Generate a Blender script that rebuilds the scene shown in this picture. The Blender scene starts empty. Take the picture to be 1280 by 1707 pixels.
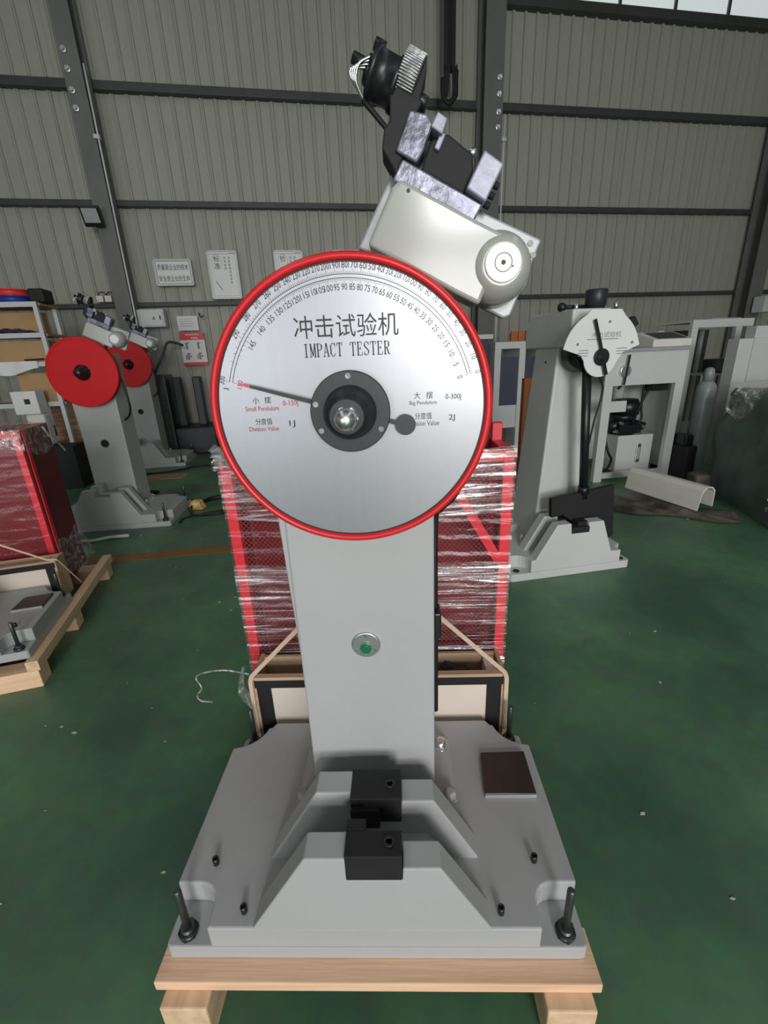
import bpy, bmesh, math, random
from mathutils import Matrix, Vector, Euler
R = math.radians
random.seed(7)
scene = bpy.context.scene
col = scene.collection

# ------------------------------------------------------------------ camera
CAM_H, F_PX = 1.45, 735.0
PITCH, ROLL, YAW = R(19.5), R(2.43), R(2.06)
fh = Vector((-math.sin(YAW), math.cos(YAW), 0)); r0 = Vector((math.cos(YAW), math.sin(YAW), 0)); up = Vector((0, 0, 1))
fw = math.cos(PITCH)*fh - math.sin(PITCH)*up
d0 = -(math.cos(PITCH)*up + math.sin(PITCH)*fh)
ri = math.cos(ROLL)*r0 + math.sin(ROLL)*d0
di = -math.sin(ROLL)*r0 + math.cos(ROLL)*d0
cam = bpy.data.cameras.new('camera'); camo = bpy.data.objects.new('camera', cam); col.objects.link(camo)
cam.sensor_fit = 'HORIZONTAL'; cam.sensor_width = 36.0; cam.lens = F_PX/1280*36.0
cam.clip_start = 0.02; cam.clip_end = 200
m = Matrix((ri, -di, -fw)).transposed().to_4x4(); m.translation = (0, 0, CAM_H)
camo.matrix_world = m
scene.camera = camo

# ------------------------------------------------------------------ world, light, exposure
scene.view_settings.view_transform = 'Standard'; scene.view_settings.look = 'None'
scene.view_settings.gamma = 1.0; scene.view_settings.use_curve_mapping = False
scene.view_settings.exposure = -0.9
world = bpy.data.worlds.new('overcast'); scene.world = world; world.use_nodes = True
bg = world.node_tree.nodes['Background']; bg.inputs[0].default_value = (.86, .93, 1, 1); bg.inputs[1].default_value = 1.0

def area(name, loc, rot, sx, sy, power, color=(1, .98, .95)):
    l = bpy.data.lights.new(name, 'AREA'); l.shape = 'RECTANGLE'; l.size = sx; l.size_y = sy; l.energy = power; l.color = color
    o = bpy.data.objects.new(name, l); col.objects.link(o); o.location = loc; o.rotation_euler = rot
    return o
# daylight through the high window in the wall behind the camera, and through the roof lights
area('window_daylight', (2.9, -8.85, 2.2), (R(90), 0, 0), 5.0, 2.4, 980, (1, .985, .97))
area('high_window_daylight', (1.65, -8.85, 4.6), (R(90), 0, 0), 1.7, 1.3, 520, (1, .985, .97))
area('door_daylight', (-4.2, -8.85, 1.7), (R(90), 0, 0), 4.0, 3.2, 330, (.95, .98, 1))
area('roof_light_daylight', (-3.2, -1.0, 7.5), (0, 0, 0), 1.4, 13, 110, (.95, .98, 1))
area('roof_light_daylight', (4.6, -1.0, 7.5), (0, 0, 0), 1.4, 13, 110, (.95, .98, 1))

# ------------------------------------------------------------------ helpers
def lin(c):
    c = c/255.0
    return c/12.92 if c <= .04045 else ((c+.055)/1.055)**2.4
def rgb(t): return (lin(t[0]), lin(t[1]), lin(t[2]), 1)

def mat(name, c, rough=.5, metal=0., var=.07, scale=5., bump=0., bscale=30., stretch=(1, 1, 1), spec=.5, coat=0., rvar=0., c2=None, detail=4.):
    m = bpy.data.materials.new(name); m.use_nodes = True
    nt = m.node_tree; b = nt.nodes['Principled BSDF']
    b.inputs['Roughness'].default_value = rough; b.inputs['Metallic'].default_value = metal
    b.inputs['Specular IOR Level'].default_value = spec; b.inputs['Coat Weight'].default_value = coat
    tc = nt.nodes.new('ShaderNodeTexCoord'); mp = nt.nodes.new('ShaderNodeMapping'); mp.inputs['Scale'].default_value = stretch
    nt.links.new(tc.outputs['Object'], mp.inputs[0])
    n = nt.nodes.new('ShaderNodeTexNoise'); n.inputs['Scale'].default_value = scale; n.inputs['Detail'].default_value = detail
    nt.links.new(mp.outputs[0], n.inputs['Vector'])
    rp = nt.nodes.new('ShaderNodeValToRGB'); rp.color_ramp.elements[0].position = .3; rp.color_ramp.elements[1].position = .7
    a = rgb(c); 
    lo = rgb(c2) if c2 else tuple(x*(1-var) for x in a[:3])+(1,)
    hi = a if c2 else tuple(min(1, x*(1+var)) for x in a[:3])+(1,)
    rp.color_ramp.elements[0].color = lo; rp.color_ramp.elements[1].color = hi
    nt.links.new(n.outputs['Fac'], rp.inputs[0]); nt.links.new(rp.outputs[0], b.inputs['Base Color'])
    if rvar:
        mr = nt.nodes.new('ShaderNodeMapRange'); mr.inputs[3].default_value = rough-rvar; mr.inputs[4].default_value = rough+rvar
        nt.links.new(n.outputs['Fac'], mr.inputs[0]); nt.links.new(mr.outputs[0], b.inputs['Roughness'])
    if bump:
        n2 = nt.nodes.new('ShaderNodeTexNoise'); n2.inputs['Scale'].default_value = bscale; n2.inputs['Detail'].default_value = 3
        nt.links.new(mp.outputs[0], n2.inputs['Vector'])
        bp = nt.nodes.new('ShaderNodeBump'); bp.inputs['Strength'].default_value = bump; bp.inputs['Distance'].default_value = .01
        nt.links.new(n2.outputs['Fac'], bp.inputs['Height']); nt.links.new(bp.outputs[0], b.inputs['Normal'])
    return m

def emit(name, c, s):
    m = bpy.data.materials.new(name); m.use_nodes = True; nt = m.node_tree; b = nt.nodes['Principled BSDF']
    b.inputs['Base Color'].default_value = rgb(c); b.inputs['Emission Color'].default_value = rgb(c); b.inputs['Emission Strength'].default_value = s
    return m

def film_mat(name, lo=.55, hi=.72, base=.05, stretch=(2, 2, 34), tint=(245, 245, 248), scale=2.5, top=.5, dif=.4):
    m = bpy.data.materials.new(name); m.use_nodes = True; nt = m.node_tree
    nt.nodes.remove(nt.nodes['Principled BSDF']); out = nt.nodes['Material Output']
    gl = nt.nodes.new('ShaderNodeBsdfGlossy'); gl.inputs['Roughness'].default_value = .2; gl.inputs['Color'].default_value = (1, 1, 1, 1)
    df = nt.nodes.new('ShaderNodeBsdfDiffuse'); df.inputs['Color'].default_value = rgb(tint)
    m2 = nt.nodes.new('ShaderNodeMixShader'); m2.inputs[0].default_value = dif
    nt.links.new(gl.outputs[0], m2.inputs[1]); nt.links.new(df.outputs[0], m2.inputs[2])
    tr = nt.nodes.new('ShaderNodeBsdfTransparent'); mx = nt.nodes.new('ShaderNodeMixShader')
    tc = nt.nodes.new('ShaderNodeTexCoord'); mp = nt.nodes.new('ShaderNodeMapping'); mp.inputs['Scale'].default_value = stretch
    mp.inputs['Rotation'].default_value = (0, R(5), 0)
    n = nt.nodes.new('ShaderNodeTexNoise'); n.inputs['Scale'].default_value = scale; n.inputs['Detail'].default_value = 5; n.inputs['Distortion'].default_value = .6
    rp = nt.nodes.new('ShaderNodeMapRange'); rp.inputs[1].default_value = lo; rp.inputs[2].default_value = hi; rp.inputs[3].default_value = base; rp.inputs[4].default_value = top
    nt.links.new(tc.outputs['Object'], mp.inputs[0]); nt.links.new(mp.outputs[0], n.inputs['Vector']); nt.links.new(n.outputs['Fac'], rp.inputs[0])
    bp = nt.nodes.new('ShaderNodeBump'); bp.inputs['Strength'].default_value = .6; bp.inputs['Distance'].default_value = .02
    nt.links.new(n.outputs['Fac'], bp.inputs['Height']); nt.links.new(bp.outputs[0], gl.inputs['Normal'])
    nt.links.new(rp.outputs[0], mx.inputs[0]); nt.links.new(tr.outputs[0], mx.inputs[1]); nt.links.new(m2.outputs[0], mx.inputs[2])
    nt.links.new(mx.outputs[0], out.inputs['Surface'])
    return m

def wood_mat(name, c, c2, axis=0, rough=.6):
    s = [14, 14, 14]; s[axis] = .9
    return mat(name, c, rough, var=.1, scale=2.2, stretch=tuple(s), c2=c2, bump=.15, bscale=5, detail=6)

M = dict(
    grey=mat('machine_grey_paint', (176, 177, 178), .38, var=.025, scale=4, bump=.03, bscale=25),
    grey2=mat('tester_grey_paint', (168, 172, 170), .42, var=.03, scale=4),
    white=mat('white_grey_paint', (203, 205, 202), .4, var=.03, scale=3),
    headpaint=mat('gloss_grey_paint', (168, 170, 163), .15, var=.03, scale=8),
    headplate=mat('satin_grey_plate', (164, 166, 168), .36, metal=.1, var=.05, scale=20, bump=.05, bscale=60),
    red=mat('red_paint', (196, 14, 20), .5, var=.06, scale=4, spec=.3),
    rimred=mat('rim_red_paint', (216, 38, 44), .32, var=.04, scale=6),
    cagered=mat('guard_red_paint', (222, 36, 52), .4, var=.06, scale=5),
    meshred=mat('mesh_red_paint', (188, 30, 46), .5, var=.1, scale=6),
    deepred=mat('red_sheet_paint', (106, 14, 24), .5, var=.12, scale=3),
    dial=mat('brushed_aluminium', (162, 163, 168), .36, metal=.72, var=.014, scale=3, stretch=(30, 1, 1)),
    ink=mat('black_ink', (28, 28, 32), .5, var=.05),
    inkred=mat('red_ink', (176, 48, 56), .5, var=.05),
    inkgrey=mat('grey_ink', (122, 124, 130), .5, var=.05),
    black=mat('black_metal', (27, 28, 31), .36, var=.15, scale=10),
    hub=mat('hub_black', (42, 43, 48), .42, var=.06, scale=12),
    blackmatte=mat('black_matte', (24, 24, 25), .7, var=.2, scale=8),
    rubber=mat('cable_rubber', (20, 20, 21), .5, var=.1),
    steel=mat('bright_steel', (236, 237, 240), .3, metal=1, var=.05, scale=10),
    darksteel=mat('dark_steel', (92, 96, 96), .4, metal=.8, var=.15, scale=15),
    gearsteel=mat('cast_zinc', (140, 142, 142), .42, metal=.6, var=.3, scale=30, bump=.2, bscale=60),
    oilplate=mat('oiled_silver_plate', (136, 136, 156), .28, metal=.25, c2=(46, 46, 56), scale=32, bump=.12, bscale=60),
    brightblock=mat('milled_silver_block', (150, 150, 166), .36, metal=.12, var=.12, scale=40, bump=.08, bscale=60),
    greenb=mat('green_plastic', (18, 110, 72), .3, var=.1),
    brownpl=mat('oiled_brown_steel', (62, 52, 48), .35, metal=.2, var=.18, scale=12),
    pine=wood_mat('pine_wood', (246, 208, 174), (226, 182, 146), 0),
    pine_y=wood_mat('pine_wood_lengthwise', (232, 202, 168), (206, 172, 138), 1),
    ply=wood_mat('plywood_edge', (206, 178, 150), (178, 146, 118), 0),
    plywhite=mat('pale_board', (232, 219, 206), .5, var=.03, scale=3),
    orangewood=wood_mat('orange_wood', (186, 112, 62), (150, 82, 44), 2),
    oldwood=wood_mat('old_wood', (178, 148, 108), (128, 100, 70), 0),
    strap=mat('beige_strap', (212, 188, 164), .5, var=.06, scale=20),
    film=film_mat('stretch_film', .53, .68, .035, (1.3, 2, 42), top=.6, scale=2.2),
    film_dense=film_mat('bunched_stretch_film', .45, .66, .07, (1.8, 2, 26), scale=2.6, top=.62),
    film_thin=film_mat('thin_plastic_film', .58, .85, .04, (2, 2, 5), (225, 205, 205), top=.12),
    filmw=film_mat('crumpled_clear_plastic', .45, .7, .1, (8, 8, 8), scale=4, top=.55),
    floorline=mat('yellow_line_paint', (138, 98, 46), .55, var=.2, scale=9),
    wallsheet=mat('grey_wall_sheet', (160, 160, 149), .5, var=.05, scale=1.2, stretch=(6, 6, .5)),
    girt=mat('dark_girt_paint', (62, 65, 62), .5, var=.12, scale=5),
    colpaint=mat('column_grey_paint', (106, 107, 105), .5, var=.08, scale=3),
    conduit=mat('white_conduit', (206, 206, 204), .45, var=.05),
    signwhite=mat('sign_white', (225, 226, 224), .35, var=.02),
    signframe=mat('sign_frame', (196, 198, 196), .4, var=.03),
    postred=mat('poster_red', (212, 52, 66), .45, var=.04),
    paper=mat('paper_white', (224, 224, 224), .6, var=.04),
    cardboard=mat('brown_cardboard', (182, 146, 104), .75, var=.08, scale=6),
    shelfwhite=mat('shelf_white_metal', (196, 200, 202), .45, var=.05),
    bluepl=mat('blue_plastic', (40, 62, 150), .35, var=.08),
    redpl=mat('red_plastic', (224, 64, 60), .35, var=.06),
    bluepanel=mat('dark_blue_panel', (66, 70, 88), .5, var=.05),
    cyl=mat('gas_cylinder_paint', (140, 148, 148), .35, var=.08, scale=6),
    tarp=mat('dark_green_tarp', (96, 112, 107), .5, var=.3, scale=4, bump=.5, bscale=9),
    dirt=mat('dirty_cloth', (112, 106, 94), .85, var=.45, scale=6, bump=.8, bscale=14, c2=(44, 42, 38)),
    ceil=mat('roof_sheet', (120, 122, 120), .6, var=.05),
    winglow=emit('daylit_translucent_sheet', (226, 236, 236), .85),
    glass=mat('lamp_glass', (172, 178, 178), .2, var=.03),
    fleck=mat('paper_fleck', (196, 200, 190), .7, var=.1),
    darkred=mat('dark_red_casting', (96, 34, 42), .45, var=.25, scale=12),
    darkgreen=mat('dark_green_casting', (44, 58, 54), .5, var=.2, scale=8),
    darkbox=mat('black_case', (36, 38, 42), .45, var=.1),
    navy=mat('navy_cloth', (58, 58, 84), .7, var=.2, scale=9),
    yellowtag=mat('yellow_plastic_bag', (206, 172, 104), .35, var=.25, scale=20),
    ivory=mat('ivory_plastic', (222, 220, 212), .45, var=.03),
)

class MB:
    def __init__(s, X=None): s.v = []; s.f = []; s.sm = []; s.X = X
    def add(s, vs, fs, smooth=False):
        o = len(s.v)
        for p in vs:
            p = Vector(p); s.v.append(tuple(s.X @ p) if s.X is not None else tuple(p))
        for f in fs: s.f.append([i+o for i in f]); s.sm.append(smooth)
        return s
    def hexa(s, p):  # 4 bottom + 4 top
        return s.add(p, [(0, 3, 2, 1), (4, 5, 6, 7), (0, 1, 5, 4), (1, 2, 6, 5), (2, 3, 7, 6), (3, 0, 4, 7)])
    def box(s, x0, x1, y0, y1, z0, z1):
        return s.hexa([(x0, y0, z0), (x1, y0, z0), (x1, y1, z0), (x0, y1, z0), (x0, y0, z1), (x1, y0, z1), (x1, y1, z1), (x0, y1, z1)])
    def bar(s, a, b, w, h, upv=(0, 0, 1)):
        a = Vector(a); b = Vector(b); d = (b-a).normalized(); u_ = Vector(upv)
        if abs(d.dot(u_)) > .95: u_ = Vector((0, 1, 0))
        x = d.cross(u_).normalized()*w/2; z = x.cross(d).normalized()*h/2
        return s.hexa([a-x-z, a+x-z, b+x-z, b-x-z, a-x+z, a+x+z, b+x+z, b-x+z])
    def prism(s, poly, y0, y1, smooth=False):   # poly in x,z extruded along y
        n = len(poly); vs = [(x, y0, z) for x, z in poly]+[(x, y1, z) for x, z in poly]
        s.add(vs, [list(range(n)), list(range(2*n-1, n-1, -1))])
        o = len(s.v)-2*n
        for i in range(n):
            j = (i+1) % n; s.f.append([o+i, o+n+i, o+n+j, o+j]); s.sm.append(smooth)
        return s
    def prismz(s, poly, z0, z1, smooth=False):
        n = len(poly); vs = [(x, y, z0) for x, y in poly]+[(x, y, z1) for x, y in poly]
        s.add(vs, [list(range(n-1, -1, -1)), list(range(n, 2*n))])
        o = len(s.v)-2*n
        for i in range(n):
            j = (i+1) % n; s.f.append([o+i, o+j, o+n+j, o+n+i]); s.sm.append(smooth)
        return s
    def lathe(s, prof, org, axis, n=24, closed=True):   # prof: (r, t) along axis
        ax = Vector(axis).normalized(); t = Vector((0, 0, 1)) if abs(ax.z) < .9 else Vector((1, 0, 0))
        e1 = ax.cross(t).normalized(); e2 = ax.cross(e1); org = Vector(org)
        vs = []; fs = []
        for r_, h in prof:
            for k in range(n):
                a = 2*math.pi*k/n; vs.append(org+ax*h+(e1*math.cos(a)+e2*math.sin(a))*r_)
        s.add(vs, [])
        o = len(s.v)-len(vs)
        for i in range(len(prof)-1):
            flat = abs(prof[i+1][1]-prof[i][1]) < 1e-6
            for k in range(n):
                k2 = (k+1) % n
                s.f.append([o+i*n+k, o+i*n+k2, o+(i+1)*n+k2, o+(i+1)*n+k]); s.sm.append(not flat)
        if closed:
            s.f.append([o+k for k in range(n)]); s.sm.append(False)
            s.f.append([o+(len(prof)-1)*n+k for k in range(n)]); s.sm.append(False)
        return s
    def cyl(s, a, b, r, r2=None, n=20):
        a = Vector(a); b = Vector(b); L = (b-a).length
        return s.lathe([(r, 0), (r if r2 is None else r2, L)], a, b-a, n)
    def tube(s, pts, r, n=8):
        pts = [Vector(p) for p in pts]; vs = []; N = len(pts); prev = None
        for i, p in enumerate(pts):
            d = (pts[min(i+1, N-1)]-pts[max(i-1, 0)]).normalized()
            if prev is None:
                t = Vector((0, 0, 1)) if abs(d.z) < .9 else Vector((1, 0, 0)); e1 = d.cross(t).normalized()
            else:
                e1 = (prev-d*prev.dot(d)).normalized()
            prev = e1; e2 = d.cross(e1)
            for k in range(n):
                a = 2*math.pi*k/n; vs.append(p+(e1*math.cos(a)+e2*math.sin(a))*r)
        s.add(vs, []); o = len(s.v)-len(vs)
        for i in range(N-1):
            for k in range(n):
                k2 = (k+1) % n; s.f.append([o+i*n+k, o+i*n+k2, o+(i+1)*n+k2, o+(i+1)*n+k]); s.sm.append(True)
        s.f.append([o+k for k in range(n)]); s.sm.append(False)
        s.f.append([o+(N-1)*n+k for k in range(n)]); s.sm.append(False)
        return s
    def ball(s, c, r, n=16, m_=10, sz=1.0):
        prof = [(max(1e-4, r*math.sin(math.pi*i/m_)), -r*sz*math.cos(math.pi*i/m_)) for i in range(m_+1)]
        return s.lathe(prof, c, (0, 0, 1), n)
    def grid(s, fn, nu, nv, smooth=True):
        vs = [fn(i/nu, j/nv) for j in range(nv+1) for i in range(nu+1)]
        fs = [(j*(nu+1)+i, j*(nu+1)+i+1, (j+1)*(nu+1)+i+1, (j+1)*(nu+1)+i) for j in range(nv) for i in range(nu)]
        return s.add(vs, fs, smooth)
    def mesh(s, name, recalc=True):
        me = bpy.data.meshes.new(name); me.from_pydata(s.v, [], s.f)
        me.polygons.foreach_set('use_smooth', s.sm)
        if recalc:
            bm = bmesh.new(); bm.from_mesh(me); bmesh.ops.recalc_face_normals(bm, faces=bm.faces); bm.to_mesh(me); bm.free()
        me.update()
        return me
    def build(s, name, material, parent=None, bevel=0, seg=2, recalc=True, label=None):
        me = s.mesh(name, recalc); me.materials.append(material)
        o = bpy.data.objects.new(name, me); col.objects.link(o)
        if parent: o.parent = parent
        if bevel:
            b = o.modifiers.new('bevel', 'BEVEL'); b.width = bevel; b.segments = seg; b.limit_method = 'ANGLE'; b.angle_limit = R(38)
        if label: o['label'] = label
        return o

def tag(o, label, cat=None, group=None, kind=None):
    o['label'] = label
    if cat: o['category'] = cat
    if group: o['group'] = group
    if kind: o['kind'] = kind
    return o
def thing(name, label, cat, loc=(0, 0, 0), rz=0, group=None, scale=1.0):
    o = bpy.data.objects.new(name, None); col.objects.link(o); o.empty_display_size = .1
    o.location = loc; o.rotation_euler = (0, 0, rz); o.scale = (scale,)*3
    return tag(o, label, cat, group)
def arc(cx, cy, r_, a0, a1, n): return [(cx+r_*math.cos(R(a0+(a1-a0)*i/n)), cy+r_*math.sin(R(a0+(a1-a0)*i/n))) for i in range(n+1)]
def smooth_path(pts, k=6):
    P = [Vector(p) for p in pts]; out = []
    for i in range(len(P)-1):
        p0 = P[max(i-1, 0)]; p1 = P[i]; p2 = P[i+1]; p3 = P[min(i+2, len(P)-1)]
        for j in range(k):
            t = j/k
            out.append(.5*((2*p1)+(p2-p0)*t+(2*p0-5*p1+4*p2-p3)*t*t+(3*p1-p0-3*p2+p3)*t**3))
    return out+[P[-1]]

# flat lettering: outlines of characters as meshes lying in the x,y plane
_tc = {}
def glyphs(body):
    if body not in _tc:
        c = bpy.data.curves.new('lettering', 'FONT'); c.body = body; c.size = 1; c.align_x = 'CENTER'; c.align_y = 'CENTER'; c.resolution_u = 3
        o = bpy.data.objects.new('lettering', c); col.objects.link(o); bpy.context.view_layer.update()
        e = o.evaluated_get(bpy.context.evaluated_depsgraph_get()); me = e.to_mesh()
        vs = [tuple(v.co) for v in me.vertices]; fs = [tuple(p.vertices) for p in me.polygons]
        e.to_mesh_clear(); bpy.data.objects.remove(o); bpy.data.curves.remove(c)
        xs = [v[0] for v in vs] or [0]; ys = [v[1] for v in vs] or [0]
        cx, cy = (min(xs)+max(xs))/2, (min(ys)+max(ys))/2
        _tc[body] = ([(x-cx, y-cy) for x, y, z in vs], fs, max(xs)-min(xs), max(ys)-min(ys))
    return _tc[body]
def letter(mb, body, X, width=None, height=None):
    vs, fs, w, h = glyphs(body)
    if not vs: return
    sx = (width/w) if width else (height/h); sy = (height/h) if height else sx
    old = mb.X; mb.X = X
    mb.add([(x*sx, y*sy, 0) for x, y in vs], fs); mb.X = old
# serif capitals drawn from strokes (box 0..0.6 x 0..1)
SERIF = {
 'I': [((.3, 0), (.3, 1), 1), ((.14, .02), (.46, .02), 0), ((.14, .98), (.46, .98), 0)],
 'M': [((.07, 0), (.07, 1), 0), ((.53, 0), (.53, 1), 1), ((.08, 1), (.3, .1), 1), ((.3, .1), (.52, 1), 0), ((0, .02), (.15, .02), 0), ((.44, .02), (.6, .02), 0), ((0, .98), (.1, .98), 0), ((.5, .98), (.6, .98), 0)],
 'P': [((.13, 0), (.13, 1), 1), ((.03, .02), (.26, .02), 0), ((.03, .98), (.36, .98), 0), ((.36, .98), (.5, .9), 0), ((.52, .9), (.52, .6), 1), ((.5, .6), (.36, .5), 0), ((.13, .5), (.36, .5), 0)],
 'A': [((.07, 0), (.29, 1), 0), ((.31, 1), (.52, 0), 1), ((.15, .34), (.43, .34), 0), ((0, .02), (.17, .02), 0), ((.42, .02), (.6, .02), 0)],
 'C': [((.52, .98), (.52, .72), 0), ((.5, .86), (.38, .98), 0), ((.38, .98), (.24, .98), 0), ((.24, .98), (.11, .82), 0), ((.09, .84), (.09, .16), 1), ((.11, .18), (.24, .02), 0), ((.24, .02), (.4, .02), 0), ((.4, .02), (.53, .22), 0)],
 'T': [((.3, 0), (.3, 1), 1), ((.18, .02), (.42, .02), 0), ((.03, .98), (.57, .98), 0), ((.04, .98), (.03, .78), 0), ((.56, .98), (.57, .78), 0)],
 'E': [((.13, 0), (.13, 1), 1), ((.03, .98), (.5, .98), 0), ((.03, .02), (.53, .02), 0), ((.13, .52), (.38, .52), 0), ((.38, .62), (.38, .42), 0), ((.5, .98), (.51, .78), 0), ((.53, .02), (.55, .24), 0)],
 'S': [((.5, .98), (.5, .74), 0), ((.5, .84), (.38, .98), 0), ((.38, .98), (.2, .98), 0), ((.2, .98), (.1, .84), 0), ((.1, .84), (.12, .66), 1), ((.12, .66), (.46, .38), 1), ((.5, .36), (.5, .16), 1), ((.5, .16), (.38, .02), 0), ((.38, .02), (.2, .02), 0), ((.2, .02), (.09, .16), 0), ((.08, .02), (.08, .28), 0)],
 'R': [((.13, 0), (.13, 1), 1), ((.03, .02), (.26, .02), 0), ((.03, .98), (.36, .98), 0), ((.36, .98), (.5, .9), 0), ((.5, .9), (.5, .62), 1), ((.5, .62), (.36, .52), 0), ((.13, .52), (.36, .52), 0), ((.3, .52), (.52, .02), 1), ((.52, .02), (.6, .02), 0)],
}
def serif(mb, text, X, width, height):
    n = len(text); adv = width/n; old = mb.X; mb.X = X
    for i, ch in enumerate(text):
        if ch == ' ': continue
        for a, b, thick in SERIF[ch]:
            a = Vector((-width/2+i*adv+(a[0]/.6*.86+.07)*adv, (a[1]-.5)*height)); b = Vector((-width/2+i*adv+(b[0]/.6*.86+.07)*adv, (b[1]-.5)*height))
            d = (b-a).normalized(); w = height*(.05 if thick else .026); nn = Vector((-d.y, d.x))*w; d = d*height*.015
            mb.add([(*(a-nn-d), 0), (*(b-nn+d), 0), (*(b+nn+d), 0), (*(a+nn-d), 0)], [(0, 1, 2, 3)])
    mb.X = old

# wall frame: u along the back wall, off = distance in front of it
WA = R(12); WU = Vector((math.cos(WA), math.sin(WA), 0)); WN = Vector((math.sin(WA), -math.cos(WA), 0)); WO = Vector((0, 9, 0))
def wp(u, off, z): return WO+WU*u+WN*off+Vector((0, 0, z))
WX = Matrix.Translation(WO) @ Matrix.Rotation(WA, 4, 'Z')      # local x = u, local y = -off
def face_x(u, off, z, tilt=0):    # x,y-plane lettering put on a surface that faces the hall
    return WX @ Matrix.Translation((u, -off, z)) @ Matrix.Rotation(R(90), 4, 'X') @ Matrix.Rotation(tilt, 4, 'Z')

# ------------------------------------------------------------------ setting
def floor_mat():
    m = bpy.data.materials.new('green_epoxy_floor'); m.use_nodes = True; nt = m.node_tree; b = nt.nodes['Principled BSDF']
    tc = nt.nodes.new('ShaderNodeTexCoord')
    n1 = nt.nodes.new('ShaderNodeTexNoise'); n1.inputs['Scale'].default_value = 1.5; n1.inputs['Detail'].default_value = 7
    n2 = nt.nodes.new('ShaderNodeTexNoise'); n2.inputs['Scale'].default_value = 16; n2.inputs['Detail'].default_value = 5
    n3 = nt.nodes.new('ShaderNodeTexNoise'); n3.inputs['Scale'].default_value = .7; n3.inputs['Detail'].default_value = 6
    for n in (n1, n2, n3): nt.links.new(tc.outputs['Object'], n.inputs['Vector'])
    r1 = nt.nodes.new('ShaderNodeValToRGB'); e = r1.color_ramp.elements
    e[0].position = .34; e[0].color = rgb((74, 110, 88)); e[1].position = .68; e[1].color = rgb((108, 154, 112))
    mx = nt.nodes.new('ShaderNodeMixRGB'); mx.blend_type = 'MULTIPLY'; mx.inputs[0].default_value = .45
    nt.links.new(n1.outputs['Fac'], r1.inputs[0]); nt.links.new(r1.outputs[0], mx.inputs[1]); nt.links.new(n2.outputs['Color'], mx.inputs[2])
    dr = nt.nodes.new('ShaderNodeValToRGB'); dr.color_ramp.elements[0].position = .55; dr.color_ramp.elements[1].position = .75
    mx2 = nt.nodes.new('ShaderNodeMixRGB'); mx2.inputs[2].default_value = rgb((96, 106, 92))
    nt.links.new(n3.outputs['Fac'], dr.inputs[0]); 
    ml = nt.nodes.new('ShaderNodeMath'); ml.operation = 'MULTIPLY'; ml.inputs[1].default_value = .6
    nt.links.new(dr.outputs[0], ml.inputs[0]); nt.links.new(ml.outputs[0], mx2.inputs[0]); nt.links.new(mx.outputs[0], mx2.inputs[1])
    nt.links.new(mx2.outputs[0], b.inputs['Base Color'])
    mr = nt.nodes.new('ShaderNodeMapRange'); mr.inputs[3].default_value = .28; mr.inputs[4].default_value = .55
    nt.links.new(n1.outputs['Fac'], mr.inputs[0]); nt.links.new(mr.outputs[0], b.inputs['Roughness'])
    b.inputs['Specular IOR Level'].default_value = .45
    return m
def struct(o, label): o['kind'] = 'structure'; o['label'] = label; return o

fl = MB().box(-10, 12, -9.2, 12.5, -.1, 0).build('floor', floor_mat())
struct(fl, 'dark green painted concrete workshop floor')
ln = MB(); 
a, b = Vector((-2.55, 3.12, 0)), Vector((-.2, 3.5, 0)); d = (b-a).normalized(); nn = Vector((-d.y, d.x, 0))*.065
ln.hexa([a-nn, b-nn, b+nn, a+nn, a-nn+up*.0015, b-nn+up*.0015, b+nn+up*.0015, a+nn+up*.0015])
ln.build('painted_line', M['floorline'], fl, label='worn yellow line painted on the green floor')

ZT = 7.7; ZW = 6.66
wall = bpy.data.objects.new('wall_back', None); col.objects.link(wall); wall.matrix_world = WX; struct(wall, 'grey ribbed metal sheet wall behind the testers')
def rib_profile(n):
    p = []
    for i in range(n):
        x = i*.21
        p += [(x, 0), (x+.060, 0), (x+.072, -.034), (x+.092, -.034), (x+.096, -.022), (x+.116, -.022), (x+.128, 0)]
    p.append((n*.21, 0)); return p
def panel_mesh(h0, h1):
    p = rib_profile(4); mb = MB(); n = len(p)
    vs = [(x, y, h0) for x, y in p]+[(x, y, h1) for x, y in p]+[(x, y+.012, h0) for x, y in p]+[(x, y+.012, h1) for x, y in p]
    fs = []
    for i in range(n-1):
        fs.append((i, i+1, n+i+1, n+i)); fs.append((2*n+i+1, 2*n+i, 3*n+i, 3*n+i+1))
    mb.add(vs, fs); me = mb.mesh('wall_panel', recalc=False); me.materials.append(M['wallsheet']); return me
pm_tall, pm_low = panel_mesh(0, ZT), panel_mesh(0, ZW)
k = 0
for i in range(-10, 14):
    u = i*.84+.16
    o = bpy.data.objects.new('wall_panel', pm_low if u > 1.6 else pm_tall); col.objects.link(o); o.parent = wall; o.location = (u, (.0 if i % 2 else .004), 0)
for z, hgt in ((5.31, .11), (3.85, .085), (2.41, .07)):
    g = MB(); g.box(-8.4, 11.6, -.13, -.03, z-hgt/2, z+hgt/2); g.build('girt', M['girt'], wall, bevel=.008)
g = MB().box(1.87, 11.6, -.14, .04, ZW-.06, ZW+.07).build('girt', M['girt'], wall, bevel=.01)
ceil_o = MB().box(-10, 12, -9.2, 12.5, ZT, ZT+.15).build('ceiling', M['ceil']); struct(ceil_o, 'grey sheet roof above the hall')
wl = MB().box(-10, -9.85, -9.2, 12.5, 0, ZT).build('wall_left', M['wallsheet']); struct(wl, 'grey sheet side wall left of the hall')
wr = MB().box(11.85, 12, -9.2, 12.5, 0, ZT).build('wall_right', M['wallsheet']); struct(wr, 'grey sheet side wall right of the hall')
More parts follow.
